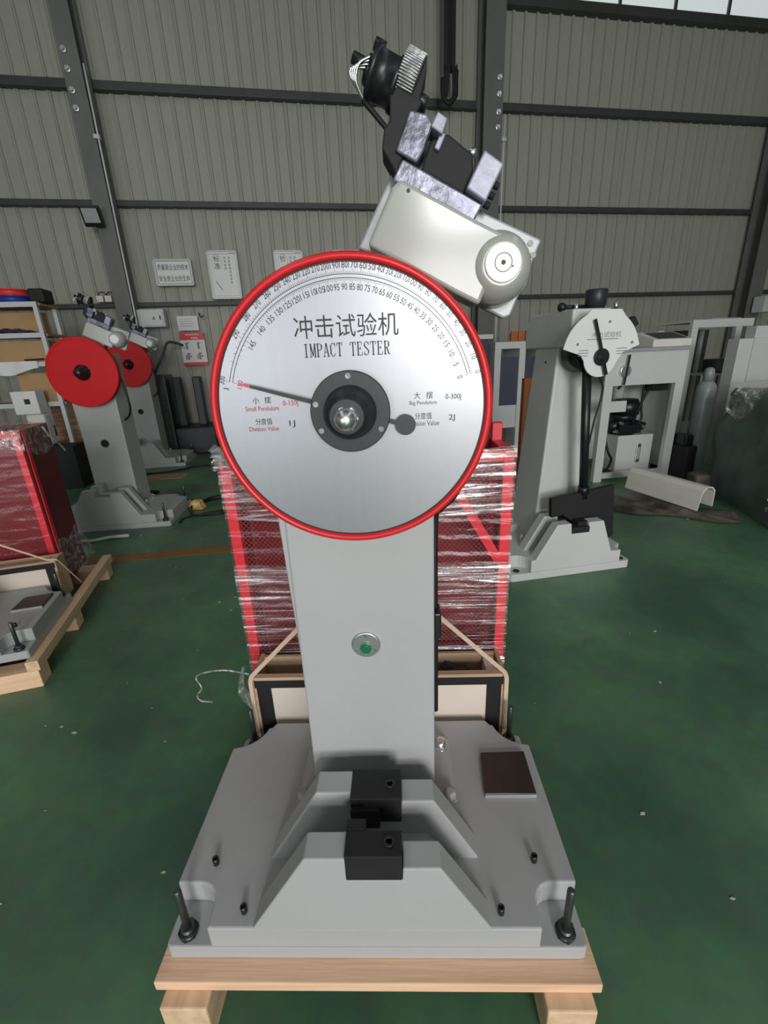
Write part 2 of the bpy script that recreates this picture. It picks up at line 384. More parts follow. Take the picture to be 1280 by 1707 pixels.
wf = MB(); wf.box(-10, 12, -9.2, -9.0, 5.25, ZT); wf.box(-10, -6.2, -9.2, -9, 0, 5.25); wf.box(5.4, 12, -9.2, -9, 0, 5.25); wf.box(-2.2, .35, -9.2, -9, 0, 5.25); wf.box(-6.2, -2.2, -9.2, -9, 3.3, 5.25); wf.box(.35, 5.4, -9.2, -9, 0, 1.0); wf.box(.35, 5.4, -9.2, -9, 3.4, 3.95); wf.box(2.5, 5.4, -9.2, -9, 3.95, 5.25); wf.box(.35, .8, -9.2, -9, 3.95, 5.25)
wfo = wf.build('wall_front', M['wallsheet']); struct(wfo, 'grey sheet wall with door and windows behind the camera')
# daylit strip above the right bay
ws = bpy.data.objects.new('window_1', None); col.objects.link(ws); ws.matrix_world = WX; struct(ws, 'bright translucent window strip above the right wall bay')
for i in range(9):
    MB().box(1.9+i*1.05, 1.9+i*1.05+1.03, -.01, .01, ZW+.07, ZT).build('pane', M['winglow'], ws)
    MB().box(1.9+i*1.05-.02, 1.9+i*1.05+.02, -.05, -.01, ZW+.07, ZT).build('window_frame', M['girt'], ws)

def steel_column(label, u0, u1, web_u, side):
    t = thing('steel_column', label, 'column'); t.matrix_world = WX
    MB().box(u0, u1, -.145, -.13, 0, ZT).build('flange', M['colpaint'], t)
    MB().box(u0, u1, -.45, -.435, 0, ZT).build('flange', M['colpaint'], t)
    c = (u0+u1)/2
    MB().box(c-.008, c+.008, -.435, -.145, 0, ZT).build('web', M['colpaint'], t)
    return t
cl = steel_column('grey steel wall column with a floodlight, left of the signs', -4.60, -4.36, 0, 1)
cc = steel_column('grey steel wall column behind the tilted tester head', 1.50, 1.82, 0, 1)
cr = steel_column('grey steel wall column at the far right edge', 7.30, 7.62, 0, 1)
for t, u in ((cl, -4.53), (cc, 1.74), (cr, 7.54)):
    for z in (5.52, 5.31, 5.08, 4.88):
        bm_ = MB(); bm_.lathe([(.04, 0), (.04, .026), (.026, .026), (.026, .06)], (u, -.45, z), (0, -1, 0), 6); bm_.build('bolt', M['steel'], t)

# ------------------------------------------------------------------ things on the back wall
def sign(name, label, u0, u1, z0, z1, cat='sign', off=.16, frame=M['signframe'], fw_=.018):
    t = thing(name, label, cat); 
    MB(WX).box(u0, u1, -off, -off+.025, z0, z1).build('board', M['signwhite'], t)
    f = MB(WX); e = .012
    for (a0, a1, b0, b1) in ((u0, u1, z1-fw_, z1), (u0, u1, z0, z0+fw_), (u0, u0+fw_, z0, z1), (u1-fw_, u1, z0, z1)): f.box(a0, a1, -off-e, -off, b0, b1)
    f.build('sign_frame', frame, t)
    return t
def put_text(t, name, items, material, off):
    for body, u, z, w, h in items:
        mb = MB(); letter(mb, body, face_x(u, off, z), w, h); mb.build(name, material, t, recalc=False)
s1 = sign('wall_sign', 'wide white sign with two lines of dark Chinese characters', -3.99, -3.40, 2.68, 3.075)
put_text(s1, 'lettering', [('质量是企业的根本', -3.695, 2.955, .48, .085), ('安全是企业的生命', -3.695, 2.79, .48, .085)], M['ink'], .163)
f = MB(WX)
for (a0, a1, b0, b1) in ((-3.96, -3.43, 3.04, 3.046), (-3.96, -3.43, 2.71, 2.716), (-3.96, -3.954, 2.71, 3.046), (-3.436, -3.43, 2.71, 3.046)): f.box(a0, a1, -.1625, -.16, b0, b1)
f.build('border_line', M['ink'], s1)
def tall_sign(label, u0, word, vert):
    u1 = u0+.49; z0, z1 = 2.465, 3.195
    s = sign('wall_sign', label, u0, u1, z0, z1, fw_=.022)
    f = MB(WX)
    for (a0, a1, b0, b1) in ((u0+.04, u1-.13, z1-.055, z1-.05), (u0+.04, u1-.04, z0+.05, z0+.054), (u0+.04, u0+.043, z0+.05, z1-.05), (u1-.043, u1-.04, z0+.05, z1-.05), (u1-.13, u1-.03, z1-.05, z1-.038)): f.box(a0, a1, -.1625, -.16, b0, b1)
    f.build('border_line', M['inkgrey'], s)
    ring = MB(face_x(u0+.15, .1625, z1-.17)); n = 28
    vs = [(r_*math.cos(2*math.pi*i/n), 1.35*r_*math.sin(2*math.pi*i/n), 0) for r_ in (.079, .083) for i in range(n)]
    ring.add(vs, [(i, (i+1) % n, n+(i+1) % n, n+i) for i in range(n)]); ring.build('oval_outline', M['inkgrey'], s, recalc=False)
    put_text(s, 'large_characters', [(w_, u0+.15, z1-.125-.1*i, None, .09) for i, w_ in enumerate(word) if w_ != ' '], M['ink'], .163)
    for uu, vv in ((u0+.35, vert), (u0+.28, 4)):
        mb = MB()
        mb.X = WX
        for i in range(vv):      # blurred, unreadable small print: one squat blot for each character
            zc = z1-.11-i*.052
            mb.box(uu-.016, uu+.016, -.1628, -.16, zc+.006, zc+.015); mb.box(uu-.016, uu+.016, -.1628, -.16, zc-.014, zc-.006); mb.box(uu-.004, uu+.004, -.1627, -.16, zc-.016, zc+.017)
        mb.build('small_characters', M['inkgrey'], s, recalc=False)
    leaf = MB(); leaf.X = face_x(u0+.15, .1625, z0+.2)
    leaf.add([(-.06, .09, 0), (-.045, .05, 0), (0, .0, 0), (.045, -.06, 0), (.03, -.06, 0), (-.012, -.0, 0)], [(0, 1, 2, 3, 4, 5)]); leaf.build('brush_drawing', M['inkgrey'], s, recalc=False)
    return s
tall_sign('tall white framed sign with large 标准 characters', -3.145, '标准', 8)
tall_sign('tall white framed sign half hidden behind the dial rim, 检 at top', -2.065, '检 ', 8)
tall_sign('tall white framed sign almost wholly hidden above the dial top', -1.08, '  ', 8)

t = thing('electrical_box', 'grey wall electrical box with a warning triangle, behind the far tester', 'electrical box')
MB(WX).box(-4.345, -3.93, -.33, -.13, 2.05, 2.32).build('box_body', M['white'], t, bevel=.008)
MB(WX).box(-4.25, -3.945, -.345, -.33, 2.07, 2.30).build('box_door', M['white'], t, bevel=.004)
MB(WX).box(-4.0, -3.98, -.36, -.345, 2.16, 2.22).build('lock', M['black'], t)
tri = MB(face_x(-4.09, .3465, 2.185)); tri.add([(-.03, -.025, 0), (.03, -.025, 0), (0, .03, 0)], [(0, 1, 2)]); tri.build('warning_triangle', M['inkgrey'], t, recalc=False)
t = thing('safety_poster', 'red and white fire safety poster with four drawings on the back wall', 'poster')
MB(WX).box(-3.79, -3.39, -.15, -.13, 1.425, 1.96).build('sheet', M['paper'], t)
p = MB(WX); p.box(-3.79, -3.39, -.153, -.15, 1.84, 1.96); p.box(-3.79, -3.39, -.153, -.15, 1.425, 1.475); p.build('red_band', M['postred'], t)
for n_, uc, zc, w_ in ((7, -3.58, 1.925, .033), (4, -3.55, 1.87, .028)):
    mb = MB(WX)
    for i in range(n_): mb.box(uc+(i-(n_-1)/2)*w_-.010, uc+(i-(n_-1)/2)*w_+.010, -.1545, -.153, zc-.011, zc+.011)
    mb.build('blurred_print', M['paper'], t)
ic = MB(WX)
for du, dz in ((-.1, .1), (.09, .1), (-.1, -.07), (.09, -.07)):
    u, z = -3.59+du, 1.65+dz
    ic.box(u-.022, u+.012, -.152, -.15, z-.06, z+.045); ic.box(u-.01, u+.035, -.1525, -.15, z+.03, z+.05)
    if dz < 0: ic.box(u-.05, u-.03, -.152, -.15, z-.055, z+.02); ic.box(u+.02, u+.05, -.1525, -.15, z-.02, z+.01)
ic.build('icon_drawings', M['inkgrey'], t)
t = thing('notice_sheet', 'loose white notice in a plastic sleeve above the red poster', 'notice')
MB(WX).grid(lambda i, j: (-3.78+i*.33, -.15-.012*math.sin(i*5)*(1-j), 1.99+j*.23), 8, 4).build('sheet', M['paper'], t, recalc=False)
for k in range(4): MB(WX).box(-3.74, -3.52-.02*(k % 2), -.168, -.164, 2.17-k*.035, 2.174-k*.035).build('blurred_print', M['inkgrey'], t)
hk = MB(WX).tube(smooth_path([(-3.4, -.13, 2.26), (-3.4, -.2, 2.24), (-3.37, -.22, 2.19), (-3.33, -.2, 2.22)]), .01); tag(hk.build('wall_hook', M['black']), 'small black hook on the wall right of the notice', 'hook')
for u, lb in ((-4.875, 'white switch box on the left wall girt, farther from the column'), (-4.75, 'white switch box on the left wall girt, nearer the column')):
    t = thing('switch_box', lb, 'switch box', group='switch boxes on the girt')
    MB(WX).box(u-.05, u+.05, -.24, -.13, 2.45, 2.545).build('housing', M['ivory'], t, bevel=.008)
    MB(WX).tube(smooth_path([(u-.02, -.18, 2.545), (u-.01, -.19, 2.59), (u+.05, -.18, 2.6), (u+.09, -.16, 2.56)]), .008).build('wire', M['rubber'], t)
def conduit(label, pts, clip):
    t = thing('conduit', label, 'conduit')
    MB(WX).tube(pts, .014, 8).build('pipe', M['conduit'], t)
    u, z = clip; MB(WX).box(u-.05, u+.03, -.49, -.435, z-.025, z+.025).build('clip', M['conduit'], t)
conduit('thin white conduit running down the left steel column', [(-4.32, -.46, 5.38), (-4.325, -.46, 4.6), (-4.33, -.46, 2.2), (-4.33, -.46, .05)], (-4.33, 4.56))
conduit('thin white conduit on the steel column behind the tester head', [(1.86, -.46, 5.06), (1.855, -.46, 4.4), (1.85, -.46, 2.0), (1.85, -.46, .05)], (1.86, 4.72))
t = thing('floodlight', 'black floodlight with pale glass on the left steel column', 'floodlight')
X = WX @ Matrix.Translation((-4.6, -.57, 3.56)) @ Matrix.Rotation(R(28), 4, 'X') @ Matrix.Scale(1.3, 4)
MB(X).box(-.1, .1, -.04, .02, -.1, .1).build('housing', M['black'], t, bevel=.01)
MB(X).box(-.08, .08, -.045, -.04, -.055, .085).build('glass', M['glass'], t)
MB(WX).bar((-4.6, -.53, 3.55), (-4.6, -.45, 3.6), .04, .02).build('bracket', M['black'], t)
t = thing('hanging_strap', 'long black looped strap hanging from the roof above the tester', 'strap')
MB(WX).grid(lambda i, j: (.79+i*.19, -.55-.012*math.sin(i*6), 7.69-j*2.2), 6, 10).build('strap_band', M['blackmatte'], t, recalc=False)
lp = MB(WX)
for x0, x1 in ((.83, .80), (.94, .96)):
    lp.grid(lambda i, j, x0=x0, x1=x1: (x0+(x1-x0)*j+(i-.5)*.1, -.6-.02*math.sin(j*3), 5.6-j*.4-.06*math.sin(math.pi*i)), 4, 8)
lp.build('strap_loop', M['blackmatte'], t, recalc=False)
MB(WX).tube(smooth_path([(.76, -.6, 5.4), (.77, -.6, 5.18), (.86, -.6, 5.1), (.95, -.6, 5.2), (.98, -.6, 5.5)]), .035, 8).build('loop_end', M['blackmatte'], t)

# ------------------------------------------------------------------ impact tester with round dial
def tester(name, label, loc, rz, scale, full, grey, group=None, column=True):
    t = thing(name, label, 'testing machine', loc, rz, group, scale)
    # base: thin slab with lugs and a higher body with scooped corners
    W_, D_ = .479, .585
    b = MB(); b.prismz(arc(-W_+.012, .012, .012, 180, 270, 3)+arc(W_-.012, .012, .012, 270, 360, 3)+arc(W_-.012, D_-.012, .012, 0, 90, 3)+arc(-W_+.012, D_-.012, .012, 90, 180, 3), 0, .042)
    top = []
    top += [(-.372, 0), (.372, 0), (.374, .045)]
    top += arc(.374+.046, .045, .046, 180, 90, 5)[1:]
    top += [(W_, .091), (W_, .483)]
    top += arc(W_-.0, D_-.0, .1, 270, 180, 8)[1:-1] + [(.372, D_-.02), (.36, D_)]
    rev = [(-x, y) for x, y in reversed(top[2:])]
    b2 = MB().prismz(top+rev[:-0 or None], .042, .11)
    base = b.build('base', grey, t, bevel=.004)
    b2.build('base_body', grey, t, bevel=.005)
    def sup(y0, y1, s):
        poly = [(-.27, .105), (-.1315, .336), (-.0415, .336), (-.0465, .273), (.0705, .273), (.0725, .307), (.15, .307), (.265, .105)]
        MB().prism([(x*s, z) for x, z in poly], y0, y1).build('anvil_support', grey, t, bevel=.0035)
    sup(-.0005, .057, 1.0); sup(.145, .204, .985)
    MB().prism([(-.2, .105), (-.12, .2), (.13, .2), (.2, .105)], .05, .15).build('valley_web', grey, t)
    # levelling studs and small bolts
    for sx, y in ((-1, .028), (1, .028), (-1, .56), (1, .56)):
        st = MB(); x = sx*.436
        st.lathe([(.021, 0), (.021, .012), (.0155, .012), (.0155, .026)], (x, y, .042), (0, 0, 1), 16)
        st.lathe([(.0085, 0), (.0085, .128), (.006, .132)], (x, y, .06), (0, 0, 1), 12)
        s_ = st.build('levelling_stud', M['darksteel'], t)
        MB().lathe([(.0225, 0), (.0225, .014), (.017, .015)], (x, y, .0425), (0, 0, 1), 6).build('nut', M['blackmatte'], s_)
    if full:
        for x, y in ((-.40, .134), (-.296, .032), (.288, .03), (.393, .138)):
            MB().lathe([(.0075, 0), (.0075, .022), (.005, .0225), (.005, .016)], (x, y, .108), (0, 0, 1), 12).build('set_screw', M['black'], t)
        MB().hexa([(.306, .31, .11), (.449, .306, .11), (.452, .446, .11), (.318, .443, .11), (.306, .31, .122), (.449, .306, .122), (.452, .446, .122), (.318, .443, .122)]).build('bare_plate', M['brownpl'], t, label='oily brown bare steel pad')
        MB().box(.306, .449, .302, .3085, .108, .121).build('plate_edge', M['headplate'], t)
        # anvils
        an = MB(); an.box(-.047, .071, -.0015, .052, .273, .345); an.box(-.047, -.006, .052, .078, .285, .345); a1 = an.build('anvil', M['blackmatte'], t, bevel=.002)
        MB().lathe([(.012, 0), (.012, .003), (.007, .003), (.007, -.004)], (.045, .028, .345), (0, 0, 1), 16).build('anvil_screw', M['black'], a1)
        an = MB(); an.box(-.047, .071, .128, .206, .262, .338); an.box(-.047, .02, .118, .135, .255, .312); a2 = an.build('anvil', M['blackmatte'], t, bevel=.002)
        MB().lathe([(.012, 0), (.012, .003), (.007, .003), (.007, -.004)], (.045, .165, .338), (0, 0, 1), 16).build('anvil_screw', M['black'], a2)
    if not column: return t
    # column on its bolted foot
    foot = MB(); foot.hexa([(-.232, .235, .108), (.232, .235, .108), (.232, .52, .108), (-.232, .52, .108), (-.2, .255, .135), (.2, .255, .135), (.2, .50, .135), (-.2, .50, .135)])
    foot.build('column_foot', grey, t, bevel=.012, seg=3)
    for x, y in ((-.195, .46), (.195, .46), (-.205, .29), (.205, .29)):
        MB().lathe([(.022, 0), (.022, .006), (.017, .006), (.017, .026), (.010, .029)], (x, y, .128), (0, 0, 1), 6).build('foot_bolt', M['steel'] if x > 0 and y > .4 else grey, t)
    cm = MB(); cm.box(-.161, .161, .272, .52, .13, 1.34); c = cm.build('column', grey, t, bevel=.006, seg=3)
    MB().hexa([(-.160, .285, .5), (-.1, .285, .5), (-.1, .5, .5), (-.160, .5, .5), (-.186, .285, 1.2), (-.1, .285, 1.2), (-.1, .5, 1.2), (-.186, .5, 1.2)]).build('side_cover', grey, c, bevel=.004)
    if full:
        bp = MB(); bp.lathe([(.0345, 0), (.0345, .003), (.032, .005)], (-.001, .272, .657), (0, -1, 0), 32); pl = bp.build('button_plate', M['steel'], c)
        MB().lathe([(.0135, 0), (.0135, .008), (.0115, .010)], (-.001, .268, .651), (0, -1, 0), 6).build('push_button', M['greenb'], pl, label='green push button')
        for k in range(3):
            a = R(90+120*k); MB().lathe([(.0035, 0), (.0035, .0015)], (-.001+.026*math.cos(a), .267, .657+.026*math.sin(a)), (0, -1, 0), 10).build('screw', M['gearsteel'], pl)
        MB().tube(smooth_path([(.205, .235, 1.045), (.195, .25, 1.02), (.178, .29, .985), (.1665, .31, .94), (.1665, .31, .6), (.1665, .31, .42)]), .0065, 8).build('cable', M['rubber'], c)
        MB().box(.161, .178, .28, .33, .66, .73).build('cable_box', M['black'], c, bevel=.004)
    else:
        MB().lathe([(.032, 0), (.032, .002), (.02, .002), (.02, .001)], (-.001, .2715, .657), (0, -1, 0), 20).build('bore', M['blackmatte'], c)
        MB().tube(smooth_path([(.12, .3, 1.5), (.2, .28, 1.3), (.26, .26, 1.0), (.23, .3, .88), (.17, .33, .83)]), .008, 8).build('cable', M['rubber'], c)
    # dial
    cx, cz = .0065, 1.21; Y0 = .192; AX = (0, 1, 0)
    rr = .25
    if full:
        rim = MB(); rim.lathe([(rr-.0135, .004), (rr-.013, -.006), (rr-.009, -.0105), (rr-.004, -.0095), (rr, -.004), (rr, .032), (rr-.014, .036), (rr-.0135, .004)], (cx, Y0, cz), AX, 96, closed=False)
        face = MB(); face.lathe([(rr-.0135, 0), (rr-.0135, .03)], (cx, Y0-.002, cz), AX, 96); fo = face.build('dial_face', M['dial'], t)
        rim.build('dial_rim', M['rimred'], fo)
        gl = MB(); gl.lathe([(rr-.0155, 0), (rr-.0125, 0), (rr-.0125, -.0008), (rr-.0155, -.0008)], (cx, Y0-.0022, cz), AX, 96, closed=False); gl.build('rim_gasket', M['ink'], fo)
        FX = Matrix.Translation((cx, Y0-.0026, cz)) @ Matrix.Rotation(R(90), 4, 'X')
        pr = MB(FX)
        def ringarc(r_, w, a0, a1, n=90):
            vs = []
            for i in range(n+1):
                a = R(a0+(a1-a0)*i/n); vs += [((r_-w)*math.cos(a), (r_-w)*math.sin(a), 0), ((r_+w)*math.cos(a), (r_+w)*math.sin(a), 0)]
            pr.add(vs, [(2*i, 2*i+2, 2*i+3, 2*i+1) for i in range(n)])
        ringarc(.2172, .00042, 14.6, 164.6); ringarc(.2118, .00042, 14.6, 164.6)
        def tick(a, ra, rb, w):
            a = R(a); d = Vector((math.cos(a), math.sin(a), 0)); n_ = Vector((-d.y, d.x, 0))*w
            pr.add([d*ra-n_, d*rb-n_, d*rb+n_, d*ra+n_], [(0, 1, 2, 3)])
        def ang(e): return 164.6-math.degrees(math.acos(max(-1, min(1, e*1.866-.866))))
        for e in range(0, 301, 2):
            tick(ang(e/300), .2172, .2172+(.0078 if e % 10 == 0 else .0042), .00024)
        for e in range(0, 151, 1):
            tick(ang(e/150), .2118, .2118-(.0078 if e % 5 == 0 else .0042), .00024)
        for e in range(0, 301, 10):
            a = ang(e/300); s_ = str(e); X_ = FX @ Matrix.Translation((.2305*math.cos(R(a)), .2305*math.sin(R(a)), 0)) @ Matrix.Rotation(R(a-90), 4, 'Z')
            letter(pr, s_, X_, .0046*len(s_), .0095)
        for e in range(0, 146, 5):
            a = ang(e/150); s_ = str(e); X_ = FX @ Matrix.Translation((.1985*math.cos(R(a)), .1985*math.sin(R(a)), 0)) @ Matrix.Rotation(R(a-90), 4, 'Z')
            letter(pr, s_, X_, .0046*len(s_), .0095)
        def T(body, x, z, w, h, tgt): letter(tgt, body, FX @ Matrix.Translation((x-cx+.0865, z-.15-cz, 0)), w, h)
        T('冲击试验机', -.0795, 1.500, .176, .036, pr)
        serif(pr, 'IMPACT TESTER', FX @ Matrix.Translation((-.081-cx+.0865, 1.463-.15-cz, 0)), .149, .0215)
        T('小', -.2475, 1.384, .0115, .0115, pr); T('摆', -.2265, 1.384, .0115, .0115, pr); T('分度值', -.238, 1.347, .030, .0115, pr); T('1J', -.187, 1.341, .0105, .0125, pr)
        T('大', .038, 1.382, .0115, .0115, pr); T('摆', .0595, 1.382, .0115, .0115, pr); T('Big Pendulum', .0485, 1.3685, .048, .0085, pr); T('0-300J', .101, 1.377, .027, .0115, pr)
        T('分度值', .0485, 1.3465, .030, .0115, pr); T('Division Value', .0485, 1.3335, .056, .0085, pr); T('2J', .099, 1.341, .011, .0125, pr)
        letter(pr, 'J', FX @ Matrix.Translation((.222*math.cos(R(168.2)), .222*math.sin(R(168.2)), 0)) @ Matrix.Rotation(R(78), 4, 'Z'), .004, .0095)
        pr.build('scale_print', M['ink'], fo, recalc=False)
        pr = MB(FX)
        T('Small Pendulum', -.238, 1.370, .060, .0085, pr); T('0-150J', -.1865, 1.3765, .027, .0115, pr); T('Division Value', -.239, 1.334, .054, .0085, pr)
        letter(pr, '150', FX @ Matrix.Translation((.199*math.cos(R(164.8)), .199*math.sin(R(164.8)), 0)) @ Matrix.Rotation(R(75), 4, 'Z'), .014, .008)
        pr.build('red_print', M['inkred'], fo, recalc=False)
        # pointer
        a = R(164.3); d = Vector((math.cos(a), 0, math.sin(a))); n_ = Vector((-d.z, 0, d.x)); c0 = Vector((cx+.002, Y0-.012, cz))
        pb = MB(); pb.hexa([c0+d*.05-n_*.004+Vector((0, -.002, 0)), c0+d*.05+n_*.004+Vector((0, -.002, 0)), c0+d*.18+n_*.0022+Vector((0, -.002, 0)), c0+d*.18-n_*.0022+Vector((0, -.002, 0)),
                            c0+d*.05-n_*.004, c0+d*.05+n_*.004, c0+d*.18+n_*.0022, c0+d*.18-n_*.0022])
        e_ = c0-d*.098
        pb.bar(c0+d*.052, e_, .008, .003, (0, 1, 0)); pb.lathe([(.018, -.003), (.018, .003)], e_, AX, 28)
        po = pb.build('pointer', M['hub'], t)
        tip = MB(); tip.hexa([c0+d*.18-n_*.0022+Vector((0, -.002, 0)), c0+d*.18+n_*.0022+Vector((0, -.002, 0)), c0+d*.2005+n_*.0008+Vector((0, -.002, 0)), c0+d*.2005-n_*.0008+Vector((0, -.002, 0)), c0+d*.18-n_*.0022, c0+d*.18+n_*.0022, c0+d*.2005+n_*.0008, c0+d*.2005-n_*.0008])
        tip.build('pointer_tip', M['rimred'], po, label='red pointer tip')
        # hub
        hub = MB(); hub.lathe([(.0695, .0), (.0695, -.008), (.068, -.010), (.046, -.010), (.044, -.026), (.038, -.040), (.030, -.042), (.030, -.070), (.027, -.072)], (cx+.001, Y0-.015, cz), AX, 64)
        ho = hub.build('hub', M['hub'], t)
        for a in (90, 165, 210, 330):
            x, z = cx+.001+.0605*math.cos(R(a)), cz+.0605*math.sin(R(a))
            MB().lathe([(.0048, 0), (.0048, -.0015)], (x, Y0-.025, z), AX, 14).build('hub_screw', M['gearsteel'], ho)
        sl = MB(); sl.bar((cx+.012, Y0-.0265, cz+.018), (cx+.014, Y0-.0265, cz+.034), .0035, .001, (0, 1, 0)); sl.build('slot_mark', M['ink'], ho)
        nut = MB(); nut.lathe([(.0215, 0), (.0215, -.010), (.0195, -.0115)], (cx+.001, Y0-.085, cz-.002), AX, 6)
        nut.lathe([(.0185, -.011), (.0183, -.018), (.0165, -.026), (.0125, -.032), (.006, -.0355), (.0008, -.0362)], (cx+.001, Y0-.085, cz-.002), AX, 32)
        nut.build('dome_nut', M['steel'], ho, label='polished steel dome nut')
    else:
        dd = MB(); dd.lathe([(rr+.004, .035), (rr+.004, -.004), (rr, -.008), (rr-.012, -.008), (rr-.014, -.002), (.02, -.002)], (cx, Y0, cz), AX, 72); fo = dd.build('dial_disc', M['red'], t)
        MB().lathe([(.058, 0), (.058, -.006), (.052, -.010), (.03, -.075), (.022, -.085), (.001, -.088)], (cx, Y0, cz), AX, 32).build('shaft_nose', M['black'], fo)
    # tilted release head behind the dial
    HX = Matrix.Translation((cx, 0, cz)) @ Matrix.Rotation(R(27), 4, 'Y')
    hp = MB(HX); hp.prism([(-.107, .255), (-.1, .385), (.058, .397), (.188, .404), (.2, .272), (.19, .262), (.06, .262)], .305, .325); hd = hp.build('head_plate', M['headplate'], t, bevel=.004)
    for u, v in ((.172, .39), (.17, .285), (.186, .376)):
        MB(HX).lathe([(.005, 0), (.005, -.002), (.002, -.002)], (u, .305, v), AX, 12).build('plate_screw', M['darksteel'], hd)
    hb = MB(HX); hb.prism([(-.084, .255), (-.082, .345), (-.074, .3625), (.062, .3625), (.12, .364), (.13, .252), (.085, .251)], .234, .306); hs = hb.build('head_housing', M['headpaint'], t, bevel=.007, seg=3)
    bo = MB(HX); bo.lathe([(.062, .075), (.0585, .03), (.051, .008), (.04, -.004), (.0325, -.009)], (.133, .234, .3215), AX, 40); bo.build('bearing_boss', M['headpaint'], hs)
    cp = MB(HX); cp.lathe([(.0305, 0), (.0305, -.002), (.029, -.003)], (.133, .225, .3235), AX, 40); cpo = cp.build('bearing_cap', M['signwhite'], hs)
    if full:
        rg = MB(HX)
        rg.lathe([(.0135, -.0034), (.0145, -.0034)], (.133, .225, .3235), AX, 32, closed=False); rg.lathe([(.0036, -.0036), (.0034, -.004)], (.133, .225, .3235), AX, 16)
        rg.lathe([(.0014, -.0036), (.0013, -.004)], (.1495, .225, .325), AX, 10)
        rg.build('cap_marks', M['ink'], hs, recalc=False)
        MB(HX).lathe([(.003, 0), (.003, -.001)], (-.055, .234, .352), AX, 10).build('plug', M['ink'], hs)
    MB(HX).prism([(-.05, .02), (-.04, .262), (.065, .262), (.05, .02)], .262, .33).build('neck', grey, hd)
    # latch mechanism on top
    st = MB(HX); st.prism([(-.088, .362), (-.086, .396), (.064, .394), (.062, .362)], .262, .335); lt = st.build('latch_bed', M['oilplate'], t, bevel=.003)
    bk = MB(HX); bk.prism([(-.052, .394), (-.056, .438), (-.034, .458), (.016, .450), (.028, .43), (.028, .394)], .266, .332); bk.build('solenoid_body', M['blackmatte'], lt, bevel=.004)
    eb = MB(HX); eb.prism([(.028, .398), (.030, .456), (.068, .452), (.066, .394)], .248, .332); eb.build('end_block', M['brightblock'], lt, bevel=.003)
    for v in (.432, .416, .401): MB(HX).lathe([(.006, 0), (.006, .010), (.004, .011)], (.066, .28, v), (1, 0, 0), 8).build('block_bolt', M['blackmatte'], lt)
    MB(HX).lathe([(.004, -.012), (.004, 0), (.0075, .002), (.0075, .008), (.004, .012)], (.014, .285, .452), (0, 0, 1), 14).build('stop_knob', M['steel'], lt)
    sb = MB(HX); sb.prism([(-.1, .398), (-.102, .456), (-.075, .462), (-.06, .455), (-.058, .42), (-.062, .398)], .256, .325); sb.build('guide_block', M['oilplate'], lt, bevel=.003)
    la = MB(HX); la.prism([(-.062, .448), (-.06, .470), (-.042, .468), (-.040, .446)], .25, .3); la.prism([(-.045, .428), (-.045, .452), (-.036, .452), (-.036, .428)], .258, .272); la.build('latch_tongue', M['brightblock'], lt, bevel=.002)
    ar = MB(HX); ar.prism([(-.086, .372), (-.122, .394), (-.13, .42), (-.126, .432), (-.14, .462), (-.135, .478), (-.088, .478), (-.092, .455), (-.1, .455), (-.098, .40), (-.086, .398)], .262, .32); ao = ar.build('motor_arm', M['blackmatte'], t, bevel=.003)
    mo = MB(HX); c_ = (-.178, .29, .487)
    mo.lathe([(.037, -.004), (.037, .004), (.0335, .005), (.0335, .034), (.037, .035), (.037, .043)], c_, (1, 0, 0), 32)
    mo.lathe([(.02, -.014), (.022, -.004)], c_, (1, 0, 0), 20); mo.lathe([(.0085, -.04), (.0085, -.012)], (-.178, .29, .492), (1, 0, 0), 12)
    mo.lathe([(.009, -.006), (.009, .01)], (-.184, .28, .517), (1, 0, 0), 10); mo.build('motor', M['black'], ao)
    gr = MB(HX)
    gr.lathe([(.030, 0), (.034, .002), (.034, .028), (.030, .030)], (-.138, .285, .502), (1, 0, 0), 28)
    for k in range(56):
        a = 2*math.pi*k/56; cxk, czk = .285+.0345*math.cos(a), .502+.0345*math.sin(a)
        gr.box(-.137, -.109, cxk-.0009, cxk+.0009, czk-.0009, czk+.0009)
    gr.build('knurled_wheel', M['gearsteel'], ao)
    MB(HX).prism([(-.108, .474), (-.108, .53), (-.1, .512), (-.094, .474)], .262, .31).build('wheel_guard', M['blackmatte'], ao, bevel=.002)
    MB(HX).lathe([(.0115, 0), (.0115, .024), (.010, .025)], (-.108, .283, .482), (1, 0, 0), 16).build('wheel_shaft', M['black'], ao)
    wr_ = MB(HX)
    for k in range(4): wr_.tube(smooth_path([(-.186, .262+k*.004, .492-k*.003), (-.198-k*.0035, .26+k*.003, .476-k*.002), (-.195-k*.003, .262+k*.003, .456+k*.001), (-.178, .272, .444)]), .0022, 6)
    wr_.build('wire_coil', M['steel'], ao)
    MB(HX).tube(smooth_path([(-.18, .284, .446), (-.165, .28, .440), (-.124, .275, .424)]), .0042, 8).build('motor_cable', M['rubber'], ao)
    return t

main = tester('impact_tester', 'grey impact tester with large silver dial and red rim on a pallet', (-.0865, .608, .15), 0, 1, True, M['grey'])
tester('impact_tester', 'grey impact tester with plain red disc on the floor, nearer of two', (-2.73, 3.80, 0), R(8), 1.17, False, M['grey2'])
tester('impact_tester', 'grey impact tester with plain red disc by the wall, farther of two', (-3.78, 6.36, 0), R(10), 1.22, False, M['grey2'])
LO, LA = Vector((-2.244, 1.574, .15)), R(18)
tester('impact_tester', 'grey tester base on a pallet at the left edge of the picture', LO, LA, 1, True, M['grey2'], column=False)

